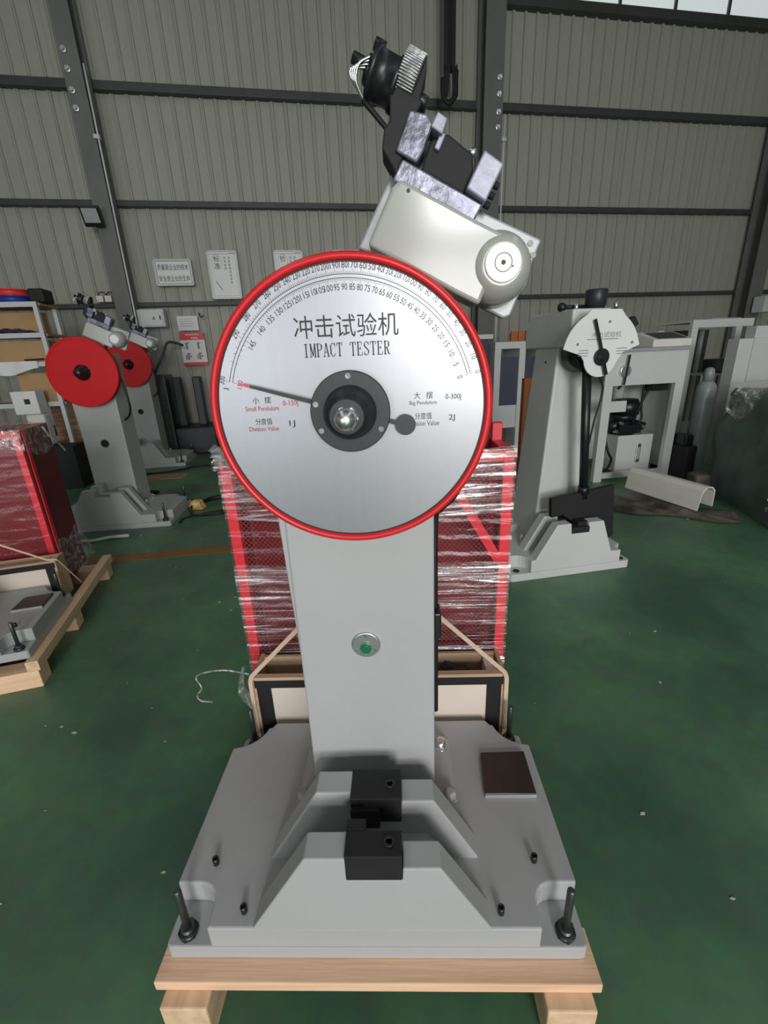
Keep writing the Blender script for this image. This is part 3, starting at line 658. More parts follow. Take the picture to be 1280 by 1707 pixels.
# ------------------------------------------------------------------ pallets, crates, guards
def pallet(label, loc, rz, x0, x1, ylen):
    t = thing('wooden_pallet', label, 'pallet', loc, rz)
    for xa in (x0+.022, x1-.125):
        MB().box(xa, xa+.105, -.03, ylen, 0, .12).build('skid', M['pine_y'], t, bevel=.004)
    for y0, y1 in ((0, .105), (.28, .38), (.5, .6), (.74, .84), (ylen-.11, ylen-.005)):
        e = .06 if y0 > .4 else 0
        MB().box(x0+e, x1-e-.02*(e > 0), y0, y1, .12, .1495).build('plank', M['pine'], t, bevel=.003)
    return t
def cross_pallet(label, loc, rz, x0, x1, ylen):
    t = thing('wooden_pallet', label, 'pallet', loc, rz)
    for y0 in (0, .5, ylen-.1): MB().box(x0, x1-.012, y0, y0+.1, 0, .095).build('cross_beam', M['pine'], t, bevel=.004)
    for xa in (x0, (x0+x1)/2-.06, x1-.055): MB().box(xa, xa+.055 if xa > .3 else xa+.11, -.004, ylen+.02, .095, .1495).build('runner_board', M['pine_y'], t, bevel=.003)
    return t
pallet('pine pallet under the tester with the silver dial', (-.0915, .565, 0), 0, -.49, .502, 1.2)
def Lw(x, y, z):  # point in the left set's frame
    p = Matrix.Rotation(LA, 4, 'Z') @ Vector((x, y, 0)); return Vector((LO.x+p.x, LO.y+p.y, z))
pp = Lw(-.005, -.03, 0); cross_pallet('pine pallet at the left edge under the red wrapped guard', (pp.x, pp.y, 0), LA, -.505, .525, 1.26)

def crate(label, loc, rz, w, h, d):
    t = thing('packing_crate', label, 'crate', loc, rz)
    f = MB().box(.045, w-.045, .004, .012, .0, h-.03); f.build('front_panel', M['plywhite'], t)
    MB().box(0, w, .012, .022, 0, h-.01).build('back_panel', M['ply'], t)
    fr = MB().box(0, w, -.006, .012, h-.045, h-.012); fr.build('top_rail', M['blackmatte'], t, bevel=.002)
    for x in (0, w-.06): MB().box(x+.006, x+.054, -.003, .012, 0, h-.045).build('corner_post', M['blackmatte'], t, bevel=.002)
    for x in (0, w): MB().box(x-.006, x+.006, -.004, d, 0, h).build('side_panel', M['ply'], t)
    MB().box(.006, w-.006, -.006, .014, h-.012, h).build('rim_strip', M['ply'], t)
    MB().box(.006, w-.006, d-.012, d, 0, h-.006).build('rear_panel', M['ply'], t)
    MB().box(.006, w-.006, .022, d-.012, .0, h-.1).build('packing', M['blackmatte'], t)
    MB().box(w-.05, w-.012, .025, d-.015, h-.1, h-.02).build('corner_block', M['plywhite'], t)
    return t
crate('shallow pine crate with black rail behind the grey column', (-.515, 1.222, .1505), 0, .85, .283, .125)
bagm = MB()
for i in range(5):
    bagm.tube(smooth_path([(.10+i*.012, 1.27+i*.012, .37+.006*i), (.18, 1.262+i*.013, .385), (.265-i*.01, 1.265+i*.012, .375)]), .012, 6)
tag(bagm.build('black_tool_roll', M['black']), 'shiny black wrapped tools lying in the crate behind the column', 'tools')

def diamond(mb, x0, x1, z0, z1, y, cw, ch, w):
    # expanded metal: zig-zag strands that meet at the knuckles
    nz = int((z1-z0)/ch); nx = int((x1-x0)/cw)
    for r_ in range(nz):
        for c in range(nx):
            x = x0+c*cw; z = z0+r_*ch
            for (xa, za, xb, zb) in ((x, z+ch/2, x+cw/2, z+ch), (x+cw/2, z+ch, x+cw, z+ch/2), (x, z+ch/2, x+cw/2, z), (x+cw/2, z, x+cw, z+ch/2)):
                mb.add([(xa, y, za-w), (xb, y, zb-w), (xb, y, zb+w), (xa, y, za+w)], [(0, 1, 2, 3)])
def guard(label, loc, rz, w, h, d, cell=.0165, braces=(1,), extra=.06):
    t = thing('safety_guard', label, 'safety guard', loc, rz)
    p = .036
    for x in (0, w-p):
        MB().box(x, x+p, 0, .03, 0, h).build('front_post', M['cagered'], t, bevel=.003)
        if x: MB().box(x, x+p, d-.042, d-.012, 0, h+extra).build('rear_post', M['cagered'], t, bevel=.003)
        MB().box(x, x+p, .03, d-.03, h-p, h).build('side_rail', M['cagered'], t, bevel=.003)
    MB().box(p, w-p, 0, .03, h-p, h).build('top_rail', M['cagered'], t, bevel=.003)
    MB().box(p, w-p, 0, .03, .0, p).build('bottom_rail', M['cagered'], t, bevel=.003)
    for sx in braces:
        x = p if not sx else w-p; q = 1 if not sx else -1
        MB().bar((x, .015, h-.38), (x+q*.2, .015, h-.03), .03, .035, (0, 1, 0)).build('corner_brace', M['cagered'], t)
    mp = MB(); diamond(mp, p, w-p, p, h-p, .02, cell*1.0, cell*1.1, .0011); mo = mp.build('mesh_panel', M['meshred'], t, recalc=False); mo['kind'] = 'stuff'
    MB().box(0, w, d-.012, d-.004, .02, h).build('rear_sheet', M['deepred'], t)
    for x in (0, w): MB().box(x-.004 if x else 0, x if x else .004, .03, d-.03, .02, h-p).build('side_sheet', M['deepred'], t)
    return t
gd = guard('red mesh safety guard in stretch film behind the grey column', (-.575, 1.372, .1505), 0, .945, 1.005, .225)
def wrap(parent, w, z0, z1, yf, d, material, name='stretch_film', amp=.006, seed=1, sag=0):
    rnd = random.Random(seed); ph = [rnd.random()*6 for _ in range(8)]
    def fn(i, j):
        x = -.003+i*(w+.006); z = z0+(z1-z0)*j
        dz = sag*math.sin(i*math.pi)+.012*math.sin(i*7+ph[0])*(1 if j in (0, 1) else 0)
        y = yf-.004+amp*(math.sin(z*95+ph[1]+2*math.sin(i*5+ph[2]))*.6+math.sin(z*210+i*9+ph[3])*.4)
        return (x, y, z+dz)
    mb = MB(); mb.grid(fn, 26, max(8, int((z1-z0)*130)))
    for x in (-.003, w+.003):
        mb.grid(lambda i, j, x=x: (x+amp*.2*math.sin((z0+(z1-z0)*j)*110+i*4), yf-.004+i*(d+.008), z0+(z1-z0)*j), 6, max(6, int((z1-z0)*60)))
    return mb.build(name, material, parent, recalc=False)
wrap(gd, .945, .80, 1.012, -.006, .23, M['film_dense'], seed=3, amp=.009, sag=-.02)
wrap(gd, .945, .10, .60, -.006, .23, M['film'], seed=5)
wrap(gd, .945, .55, .615, -.010, .23, M['film_dense'], seed=8, amp=.004, sag=.012)
wrap(gd, .945, .36, .80, -.003, .23, M['film_thin'], seed=9, amp=.004)
kn = MB().grid(lambda i, j: (-.585+.05*math.sin(i*3.1)+.01*math.sin(j*40+i*9), 1.36+.02*math.cos(j*20+i*7), 1.13+.07*j+.01*math.sin(i*30)), 10, 10)
kn.build('film_knot', M['filmw'], gd, recalc=False).matrix_parent_inverse = Matrix.Translation((.575, -1.372, -.1505))
# straps
def strap(label, pts, w=.010):
    mb = MB()
    for a, b in zip(pts[:-1], pts[1:]): mb.bar(a, b, w, .0015, (0, 1, 0))
    return tag(mb.build('packing_strap', M['strap']), label, 'strap')
strap('beige packing strap tied from crate corner up left of the column', [(-.525, 1.212, .20), (-.524, 1.211, .42), (-.516, 1.209, .445), (-.30, 1.155, .69)], .014)
strap('beige packing strap tied from crate corner up right of the column', [(.345, 1.212, .20), (.343, 1.211, .42), (.335, 1.209, .445), (.075, 1.15, .74)], .014)
tw = MB().tube(smooth_path([(-.56, 1.30, .38), (-.66, 1.30, .40), (-.75, 1.29, .385), (-.735, 1.28, .34), (-.755, 1.275, .31), (-.74, 1.27, .29), (-.70, 1.27, .285)]), .0035, 6)
tag(tw.build('plastic_strip', M['filmw']), 'twisted clear plastic strip beside the crate on the left', 'plastic')
sc_ = MB().grid(lambda i, j: (-.55-.018*math.sin(j*6)+.03*(i-.5)*math.sin(j*3.1+.3), 1.24+.01*math.sin(i*9+j*12), .46-j*.3), 4, 16)
tag(sc_.build('plastic_scrap', M['filmw'], recalc=False), 'crumpled clear film hanging off the left crate corner', 'plastic')

# left set behind the left base
o = Lw(-.40, .615, .1505); crate('pale plywood crate with black rail at the left edge', (o.x, o.y, .1505), LA, .83, .25, .125)
o = Lw(-.53, .80, .1505); g2 = guard('red sheet safety guard wrapped in plastic at the left edge', (o.x, o.y, .1505), LA, .90, .98, .40, braces=(), extra=0)
MB().box(.88, .906, .045, .085, .0, .97).build('side_post', M['cagered'], g2, bevel=.003)
MB().box(.036, .864, .031, .036, .03, .95).build('front_sheet', M['deepred'], g2)
MB().box(.9, .905, .085, .40, .0, .98).build('outer_sheet', M['deepred'], g2)
wrap(g2, .90, .02, .99, -.006, .41, M['film_thin'], seed=12, amp=.0012)
bag = MB().grid(lambda i, j: (.40+i*.52, .0-.02+.43*j, .985+.03*math.sin(i*3.1)*math.sin(j*3.1)+.006*math.sin(i*23+j*17)), 20, 10)
bag.grid(lambda i, j: (.40+i*.52, -.02-.006*math.sin(i*30+j*9), .99-j*(.07+.05*i*i)), 20, 6)
bag.grid(lambda i, j: (.92+.006*math.sin(i*20+j*9), -.02+i*.44, .99-j*(.12+.06*math.sin(i*3))), 10, 6)
bag.build('plastic_bag', M['filmw'], g2, recalc=False)
MB().grid(lambda i, j: (.908+.06*j*i, .02+.40*i, .27-.24*j+.02*math.sin(i*9)), 12, 10).build('loose_film', M['filmw'], g2, recalc=False)
def st2(pts, label):
    mb = MB()
    for a, b in zip(pts[:-1], pts[1:]): mb.bar(a, b, .012, .0015, (0, 1, 0))
    return tag(mb.build('packing_strap', M['strap']), label, 'strap')
st2([Lw(-.1, .60, .74), Lw(.40, .608, .412), Lw(.445, .62, .40), Lw(.46, .80, .16)], 'pale packing strap across the crate at the left edge')
tag(MB().tube(smooth_path([Lw(.42, 1.0, 1.13), Lw(.44, 1.02, 1.06), Lw(.45, 1.1, 1.0), Lw(.455, 1.14, .95)]), .006, 6).build('plastic_tail', M['filmw']), 'twisted film tail hanging from the left red guard', 'plastic')

# ------------------------------------------------------------------ tester with fan dial, right
RO, RA = Vector((.719, 2.609, 0)), R(12)
t = thing('impact_tester', 'pale grey impact tester with white fan dial and black hanging pendulum', 'testing machine', RO, RA)
g = M['white']
b = MB().prismz(arc(.03, .03, .03, 180, 270, 4)+arc(.855, .03, .03, 270, 360, 4)+arc(.855, .72, .03, 0, 90, 4)+arc(.03, .72, .03, 90, 180, 4), 0, .055); b.build('base', g, t, bevel=.006)
b = MB().prismz([(.145, 0), (.80, 0), (.80, .06), (.86, .10), (.86, .66), (.80, .70), (.80, .75), (.1, .75), (.1, .7), (.02, .66), (.02, .12)]+arc(.06, .02, .085, 95, 0, 6), .055, .142); b.build('base_body', g, t, bevel=.006)
for x, y in ((.065, .05), (.835, .045), (.065, .7), (.835, .7)):
    MB().lathe([(.022, 0), (.022, .004), (.01, .004), (.01, .001)], (x, y, .055), (0, 0, 1), 16).build('anchor_hole', M['blackmatte'], t)
def sup2(y0, y1, dx=0):
    MB().prism([(x+dx, z) for x, z in [(.165, .13), (.31, .375), (.407, .375), (.415, .305), (.54, .305), (.53, .372), (.64, .372), (.73, .13)]], y0, y1).build('anvil_support', g, t, bevel=.004)
sup2(-.0005, .075); sup2(.165, .24)
for y in (.0, .165):
    an = MB(); an.box(.414, .541, y-.002, y+.07, .303, .345); an.box(.47, .541, y+.02, y+.09, .34, .372); an.build('anvil', M['blackmatte'], t, bevel=.003)
cm = MB().hexa([(.305, .29, .135), (.655, .29, .135), (.655, .66, .135), (.305, .66, .135), (.385, .30, 1.46), (.595, .30, 1.46), (.595, .58, 1.46), (.385, .58, 1.46)]); co = cm.build('column', g, t, bevel=.012, seg=3)
MB().lathe([(.014, 0), (.014, -.004)], (.383, .43, 1.36), (1, 0, 0), 14).build('oil_port', M['blackmatte'], co)
ft = MB().hexa([(.22, .5, .135), (.32, .5, .135), (.32, .72, .135), (.22, .72, .135), (.25, .52, .19), (.33, .52, .19), (.33, .7, .19), (.25, .7, .19)]); ft.build('column_foot', g, t, bevel=.01)
for y in (.34, .55): MB().lathe([(.025, 0), (.025, .012), (.018, .012), (.018, .045)], (.25, y, .14), (0, 0, 1), 6).build('foot_bolt', M['steel'], t)
prof = [(.16, 1.45), (.7, 1.45), (.72, 1.47)]+[(.72-.11+.11*math.cos(R(a)), 1.555+.11*math.sin(R(a))) for a in (0, 30, 60, 90)]+[(.16, 1.665)]
hd = MB(); n = len(prof)
hd.add([(.375, y, z) for y, z in prof]+[(.63, y, z) for y, z in prof], [list(range(n)), list(range(2*n-1, n-1, -1))]+[[i, n+i, n+(i+1) % n, (i+1) % n] for i in range(n)]); ho = hd.build('head', g, t, bevel=.012, seg=3)
MB().lathe([(.118, 0), (.118, .16)], (.50, .1, 1.42), (0, 1, 0), 32).build('bearing_housing', M['black'], t)
ct = MB(); ct.lathe([(.055, -.02), (.055, .015), (.062, .02), (.064, .105), (.060, .11)], (.61, .30, 1.67), (0, 0, 1), 28); ct.build('top_knob', M['hub'], ho)
lv = MB(); lv.cyl((.56, .30, 1.685), (.40, .30, 1.685), .012, n=12); lv.ball((.385, .30, 1.685), .027); lv.build('release_lever', M['black'], ho)
for x, y in ((.45, .25), (.68, .2)): MB().cyl((x, y, 1.66), (x, y, 1.70), .012, n=10).build('stud', M['steel'], ho)
# fan dial
cx, cz = .507, 1.392
poly = [(cx+.245, 1.452)]+[(cx+.245*math.cos(R(a)), cz+.012+.245*math.sin(R(a))) for a in range(20, 62, 6)]
poly += [(cx+.10, 1.648), (cx-.09, 1.648)]
poly += [(cx+.245*math.cos(R(a)), cz+.012+.245*math.sin(R(a))) for a in range(118, 166, 6)]+[(cx-.244, 1.442), (cx-.13, 1.405)]
poly += [(cx+.108*math.cos(R(a)), cz-.004+.108*math.sin(R(a))) for a in range(188, 353, 11)]+[(cx+.14, 1.412)]
fd = MB().prism(poly, .045, .055).build('fan_dial', M['signwhite'], t, bevel=.002)
FX = Matrix.Translation((cx, .0445, cz)) @ Matrix.Rotation(R(90), 4, 'X')
pr = MB(); letter(pr, '冲击试验机', FX @ Matrix.Translation((.02, .122, 0)), .19, .032); pr.build('lettering', M['inkgrey'], fd, recalc=False)
pr = MB(); 
for dx, zz, w in ((0, .098, .2), (-.115, .04, .06), (-.118, .025, .07), (-.118, .01, .06), (.13, .045, .07), (.13, .03, .07), (.13, .015, .06)):
    pr.X = FX @ Matrix.Translation((dx, zz, 0)); pr.add([(-w/2, -.002, 0), (w/2, -.002, 0), (w/2, .002, 0), (-w/2, .002, 0)], [(0, 1, 2, 3)])
pr.X = None; pr.build('fine_print', M['inkgrey'], fd, recalc=False)
hb = MB(); hb.lathe([(.048, 0), (.048, -.012), (.044, -.016), (.02, -.016), (.018, -.03)], (cx, .045, cz), (0, 1, 0), 28); hbo = hb.build('dial_hub', M['black'], fd)
MB().bar((cx+.005, .03, cz), (cx-.072, .03, cz+.205), .018, .004, (0, 1, 0)).build('pointer', M['black'], fd)
MB().bar((cx, .028, cz), (cx+.035, .028, cz-.1), .022, .006, (0, 1, 0)).build('pointer_tail', M['black'], fd)
for x, z in ((cx-.16, cz+.075), (cx+.03, cz+.19), (cx+.19, cz+.075)): MB().lathe([(.008, 0), (.008, -.005)], (x, .045, z), (0, 1, 0), 10).build('dial_screw', M['steel'], fd)
# pendulum
pd = MB().cyl((.468, .115, 1.40), (.548, .115, .50), .027, n=18).build('pendulum_rod', M['black'], t)
hm = MB().prism([(.308, .52), (.66, .564), (.758, .577), (.80, .21), (.70, .17), (.52, .2), (.5, .33), (.40, .40), (.318, .39)], .095, .135).build('hammer', M['blackmatte'], pd, bevel=.006)
MB().lathe([(.036, 0), (.036, .05)], (.546, .115, .535), (-.08, 0, .9), 16).build('rod_collar', M['black'], pd)
MB().bar((.70, .3, 1.46), (.90, .3, 1.60), .05, .06).build('catch_arm', M['blackmatte'], t, bevel=.005)
MB().tube(smooth_path([(.53, .1, 1.3), (.60, .12, 1.2), (.58, .14, 1.0), (.57, .15, .86)]), .006, 6).build('cable', M['rubber'], t)

# ------------------------------------------------------------------ hydraulic stand, right
t = thing('hydraulic_stand', 'open grey steel stand with black motor inside, right of the fan dial', 'machine stand', (2.20, 4.86, 0), R(10))
g = M['white']
W_ = .93
MB().box(-.04, W_+.03, -.02, .72, 1.385, 1.42).build('table_top', M['headplate'], t, bevel=.004)
MB().box(0, W_, 0, .03, 1.05, 1.385).build('front_panel', g, t, bevel=.004)
for x in (0, W_-.1):
    for y in (0, .62): MB().box(x, x+.1, y, y+.06, 0, 1.385 if y else 1.05).build('leg', g, t, bevel=.004)
MB().box(.1, W_-.1, .62, .64, .12, 1.385).build('rear_panel', g, t)
MB().box(W_-.02, W_, .06, .62, .1, 1.385).build('side_panel', g, t)
MB().box(.1, .36, .1, .13, .76, .88).build('cross_rail', g, t, bevel=.004)
MB().box(.1, W_-.1, 0, .05, .04, .1).build('bottom_rail', g, t)
tk = MB().box(.36, .80, .16, .56, .06, .48).build('oil_tank', g, t, bevel=.006)
sg = MB(); sg.box(.60, .655, .145, .16, .16, .38); sgo = sg.build('sight_gauge', M['steel'], tk, bevel=.008)
MB().box(.615, .64, .141, .146, .2, .34).build('gauge_glass', M['glass'], sgo)
mt = MB(); mt.lathe([(.15, 0), (.15, .05), (.12, .06), (.12, .16), (.15, .17), (.15, .22)], (.50, .34, .48), (0, 0, 1), 24); mt.lathe([(.14, 0), (.145, .1), (.11, .17)], (.54, .34, .70), (0, 0, 1), 24)
mt.cyl((.30, .28, .58), (.50, .28, .58), .055, n=14); mt.box(.36, .63, .16, .28, .5, .6); mt.cyl((.60, .28, .6), (.72, .24, .56), .045, n=12)
mto = mt.build('pump_motor', M['black'], tk)
for x, z in ((.33, .53), (.60, .52), (.66, .57), (.38, .62)): MB().lathe([(.02, 0), (.02, .04)], (x, .2, z), (0, -1, 0), 8).build('fitting', M['steel'], tk)
MB().cyl((.53, .50, .85), (.53, .50, 1.2), .06, n=18).build('accumulator', g, tk)
for pts, r_ in (([(.30, .2, 1.0), (.38, .15, 1.1), (.5, .15, 1.09), (.66, .16, 1.06), (.60, .2, .8), (.57, .24, .6)], .014), ([(.6, .18, 1.12), (.62, .2, .8), (.64, .2, .65), (.56, .22, .52)], .012), ([(.2, .2, .5), (.25, .15, .3), (.32, .18, .2), (.28, .2, .08), (.2, .2, .1), (.22, .18, .3), (.24, .22, .48)], .013)):
    MB().tube(smooth_path(pts), r_, 8).build('hose', M['rubber'], t)
pg = MB(); pg.lathe([(.062, 0), (.062, -.03), (.055, -.034)], (.20, 0, 1.20), (0, 1, 0), 24); pgo = pg.build('pressure_gauge', M['steel'], t)
MB().lathe([(.045, -.0345), (.045, -.036)], (.20, 0, 1.20), (0, 1, 0), 24).build('gauge_face', M['inkgrey'], pgo)
MB().bar((.215, -.04, 1.36), (.19, -.04, 1.06), .014, .02, (0, 1, 0)).build('gauge_pipe', M['black'], t)
MB().box(.62, .82, .08, .2, .97, 1.04).build('terminal_block', M['black'], t)
MB().cyl((W_, .3, 1.0), (W_+.1, .25, 1.0), .02, n=10).build('side_handle', M['black'], t)
t = thing('control_box', 'small pale control box with sloping keypad on the open stand', 'control box', (2.78, 5.12, 1.4205), R(10))
MB().hexa([(0, 0, 0), (.46, 0, 0), (.46, .3, 0), (0, .3, 0), (0, 0, .075), (.46, 0, .075), (.46, .3, .16), (0, .3, .16)]).build('case', M['ivory'], t, bevel=.006)
kp = MB().hexa([(.07, .03, .0845), (.42, .03, .0845), (.42, .26, .15), (.07, .26, .15), (.07, .028, .088), (.42, .028, .088), (.42, .258, .1535), (.07, .258, .1535)]).build('keypad', M['darksteel'], t)
tag(MB(Matrix.Translation((2.62, 5.45, 1.4205)) @ Matrix.Rotation(R(10), 4, 'Z')).box(0, .32, 0, .2, 0, .09).build('red_case', M['darkred'], bevel=.006), 'dark red case on the open stand behind the fan dial', 'case')

# white bent sheet trough on the floor
a_, b_ = Vector((2.36, 4.46, 0)), Vector((2.61, 3.70, 0)); d_ = (b_-a_); nrm = Vector((d_.y, -d_.x, 0)).normalized()*-1
pts = [(.0, .0), (.012, .09), (.03, .165), (.07, .20), (.12, .195), (.155, .16), (.16, .02)]
tr = MB(); n = len(pts)
for k_, e in enumerate((0.0, 1.0)): pass
vs = []
for th in (0, .008):
    for e in (0.0, 1.0):
        for s_, z in pts:
            q = a_+d_*e+nrm*(s_-(th if s_ < .1 else -th))+up*(z+.06+(th if z > .15 else 0)); vs.append(q)
fs = []
for th in (0, 1):
    o_ = th*2*n
    for i in range(n-1): fs.append((o_+i, o_+i+1, o_+n+i+1, o_+n+i))
for e in (0, 1):
    for i in range(n-1): fs.append((e*n+i, e*n+i+1, 2*n+e*n+i+1, 2*n+e*n+i))
for i in (0, n-1): fs.append((i, n+i, 3*n+i, 2*n+i))
tr.add(vs, fs); tag(tr.build('bent_sheet', M['ivory']), 'white bent sheet metal trough lying on the floor before the stand', 'sheet metal')

# rear rack, gas cylinder, wrapped bulk, cabinets at the right
t = thing('steel_rack', 'pale open steel rack behind the gas cylinder', 'rack', (3.93, 6.36, 0), R(10))
for x in (0, .66):
    for y in (0, .6): MB().box(x, x+.09, y, y+.06, 0, 1.63).build('upright', M['white'], t, bevel=.004)
MB().box(0, .91, 0, .06, 1.63, 1.73).build('top_beam', M['white'], t, bevel=.004); MB().box(0, .91, .06, .66, 1.70, 1.73).build('top_panel', M['white'], t)
MB().box(.09, .82, .6, .62, .3, 1.62).build('rear_panel', M['darksteel'], t)
MB().box(.5, .9, .15, .5, 1.0, 1.03).build('shelf', M['white'], t); MB().box(.62, .82, .2, .4, 1.03, 1.22).build('valve_block', M['darksteel'], t, bevel=.02)
tag(MB(Matrix.Translation((4.25, 6.5, 1.7305)) @ Matrix.Rotation(R(20), 4, 'Z')).box(0, .55, 0, .35, 0, .02).build('loose_panel', M['headplate']), 'thin loose sheet lying on top of the pale rack', 'panel')
t = thing('gas_cylinder', 'grey gas cylinder with domed cap standing by the rack', 'gas cylinder', (3.43, 5.12, 0))
MB().lathe([(.095, 0), (.1, .02), (.1, .93), (.092, .99), (.07, 1.03), (.045, 1.05)], (0, 0, 0), (0, 0, 1), 28).build('bottle', M['cyl'], t)
MB().lathe([(.05, 1.05), (.052, 1.13), (.045, 1.17), (.02, 1.19)], (0, 0, 0), (0, 0, 1), 20).build('valve_cap', M['cyl'], t)
def lump(x0, x1, y0, y1, z0, z1, seed, n=18, amp=.05, X=None):
    rnd = random.Random(seed); ph = [rnd.random()*6 for _ in range(9)]
    def disp(p):
        return amp*(math.sin(p[0]*5+ph[0]+p[2]*3)+math.sin(p[1]*6+ph[1]-p[2]*4)+.6*math.sin(p[0]*13+p[1]*9+ph[2]+p[2]*11))/2
    def fn(i, j):   # wrap: j from bottom up over the top to centre
        a = 2*math.pi*i; cx_, cy_ = (x0+x1)/2, (y0+y1)/2
        ca, sa = math.cos(a), math.sin(a); k_ = 1/max(abs(ca), abs(sa))**.94
        if j < .7: rr_, z = 1.0, z0+(z1-z0)*(j/.7)
        else: rr_, z = 1-(j-.7)/.3, z1+.02*math.sin((j-.7)*8)
        taper = 1-.04*min(1, j/.7)
        p = [cx_+ca*k_*rr_*taper*(x1-x0)/2, cy_+sa*k_*rr_*taper*(y1-y0)/2, z]
        dd = disp(p)*(.3+min(1, j*2)) if j > 0 else 0
        return (p[0]+ca*dd*rr_, p[1]+sa*dd*rr_, max(z0, p[2]+(dd*.5 if j > .05 else 0)))
    return MB(X).grid(fn, n*3, n)
t = thing('wrapped_machine', 'bulky machine wrapped in dark green tarpaulin at the right edge', 'wrapped machine', (0, 0, 0))
lump(0, 1.5, -.72, .66, .002, 1.02, 4, 24, .07, Matrix.Translation((3.13, 4.0, 0)) @ Matrix.Rotation(R(-13), 4, 'Z')).build('tarpaulin', M['tarp'], t, recalc=True)
MB().grid(lambda i, j: (3.16+i*.9, 4.35-.9*i+.05*math.sin(i*20+j*7)+.3*max(0, j-.6), .80+.36*min(j, .75)-.1*math.sin(i*9)*(1-j)+.02*math.sin(i*31)), 24, 12).build('clear_film', M['filmw'], t, recalc=False)
MB().grid(lambda i, j: (2.96+i*.2, 3.42-.12*i+.03*math.sin(i*20+j*17), .14+.22*j+.02*math.sin(i*17)), 12, 10).build('foil_scrap', M['filmw'], t, recalc=False)
t = thing('white_cabinet', 'white steel cabinet standing beyond the green tarpaulin bulk', 'cabinet', (3.90, 5.42, 0), R(8))
MB().box(0, .9, 0, .16, 0, 1.47).build('body', M['white'], t, bevel=.006)
MB().box(.17, .9, -.015, 0, 1.0, 1.46).build('door', M['white'], t, bevel=.003)
MB().box(.2, .9, .02, .16, 1.47, 1.6).build('top_box', M['white'], t, bevel=.006)
tag(MB(WX).box(7.38, 7.8, -.75, -.5, 1.97, 2.27).build('wall_cabinet', M['white'], bevel=.01), 'pale box hanging by the right steel column', 'cabinet')
t = thing('dirty_cloth', 'heap of dirty grey cloth lying along the floor at right', 'cloth')
def cloth(i, j):
    x = 1.66+i*1.25; y = 4.15-1.0*i+.35*i*i+.02+j*(.78-.46*i)+.04*math.sin(i*13)
    z = .010+.045*max(0, math.sin(j*math.pi))*(.45+.35*math.sin(i*17+j*5)+.3*math.sin(i*41+j*11))
    return (x, y, max(.004, z))
MB().grid(cloth, 70, 18).build('cloth_sheet', M['dirt'], t, recalc=False)
tag(lump(2.84, 2.98, 4.12, 4.3, .06, .25, 9, 10, .03).build('cloth_bundle', M['dirt']), 'small brown cloth bundle beside the bent white trough', 'cloth')
dk = thing('dark_machine_bed', 'low black machine bed between stand and tarpaulin', 'machine', (2.97, 4.8, 0), R(10))
MB().box(.19, .33, 0, .5, 0, .38).build('bed', M['blackmatte'], dk, bevel=.02); MB().box(.2, .31, .05, .4, .38, .5).build('bed_top', M['black'], dk, bevel=.02)

# cabinets and timber between the guard and the fan tester
t = thing('instrument_cabinet', 'pale cabinet with dark blue doors seen beside the main guard', 'cabinet', (1.36, 6.36, 0), R(12))
MB().box(0, .82, 0, .55, 1.47, 1.56).build('top', M['white'], t, bevel=.004)
for x in (0, .36, .74): MB().box(x, x+.09, 0, .55, 0, 1.47).build('upright', M['white'], t, bevel=.004)
for x in (.09, .45): MB().box(x, x+.28, .02, .05, .72, 1.36).build('door', M['bluepanel'], t, bevel=.003)
MB().box(.09, .74, .03, .5, .40, .72).build('drawer_case', M['white'], t, bevel=.004)
MB().box(.09, .74, .3, .5, .1, .40).build('plinth', M['darksteel'], t)
t = thing('timber_crate', 'slatted orange timber crate standing behind the fan dial tester', 'crate', (1.75, 7.1, 0), R(12))
for k in range(5):
    MB().box(k*.115, k*.115+.08, 0, .03, .2, 1.72).build('slat', M['orangewood'], t)
for z in (.3, 1.0, 1.6): MB().box(0, .56, .03, .06, z, z+.09).build('batten', M['orangewood'], t)
MB().box(0, .56, .06, .4, 0, .2).build('foot', M['oldwood'], t)
t = thing('orange_frame', 'orange painted timber frame standing left of the fan dial tester', 'frame', (1.10, 3.93, 0), R(12))
MB().box(0, .055, 0, .05, 0, 1.22).build('post', M['orangewood'], t, bevel=.003); MB().box(.055, .5, 0, .05, 1.09, 1.22).build('top_bar', M['orangewood'], t, bevel=.003)
MB().box(.45, .5, 0, .05, 0, 1.09).build('post', M['orangewood'], t, bevel=.003); MB().box(.055, .45, 0, .05, .3, .36).build('lower_bar', M['orangewood'], t, bevel=.003)
# things behind the dial, left of the fan tester: blue-grey housing block seen under the head
t = thing('machine_housing', 'grey blue machine housing standing behind the dial on the right', 'machine', (.95, 6.2, 0), R(12))
MB().box(-.55, .3, 0, .6, 0, 1.6).build('body', M['bluepanel'], t, bevel=.01); MB().box(-.6, .36, -.03, .63, 1.6, 1.66).build('cover', M['white'], t, bevel=.01); MB().box(-.1, .25, -.02, 0, .5, 1.5).build('door', M['bluepanel'], t, bevel=.004)

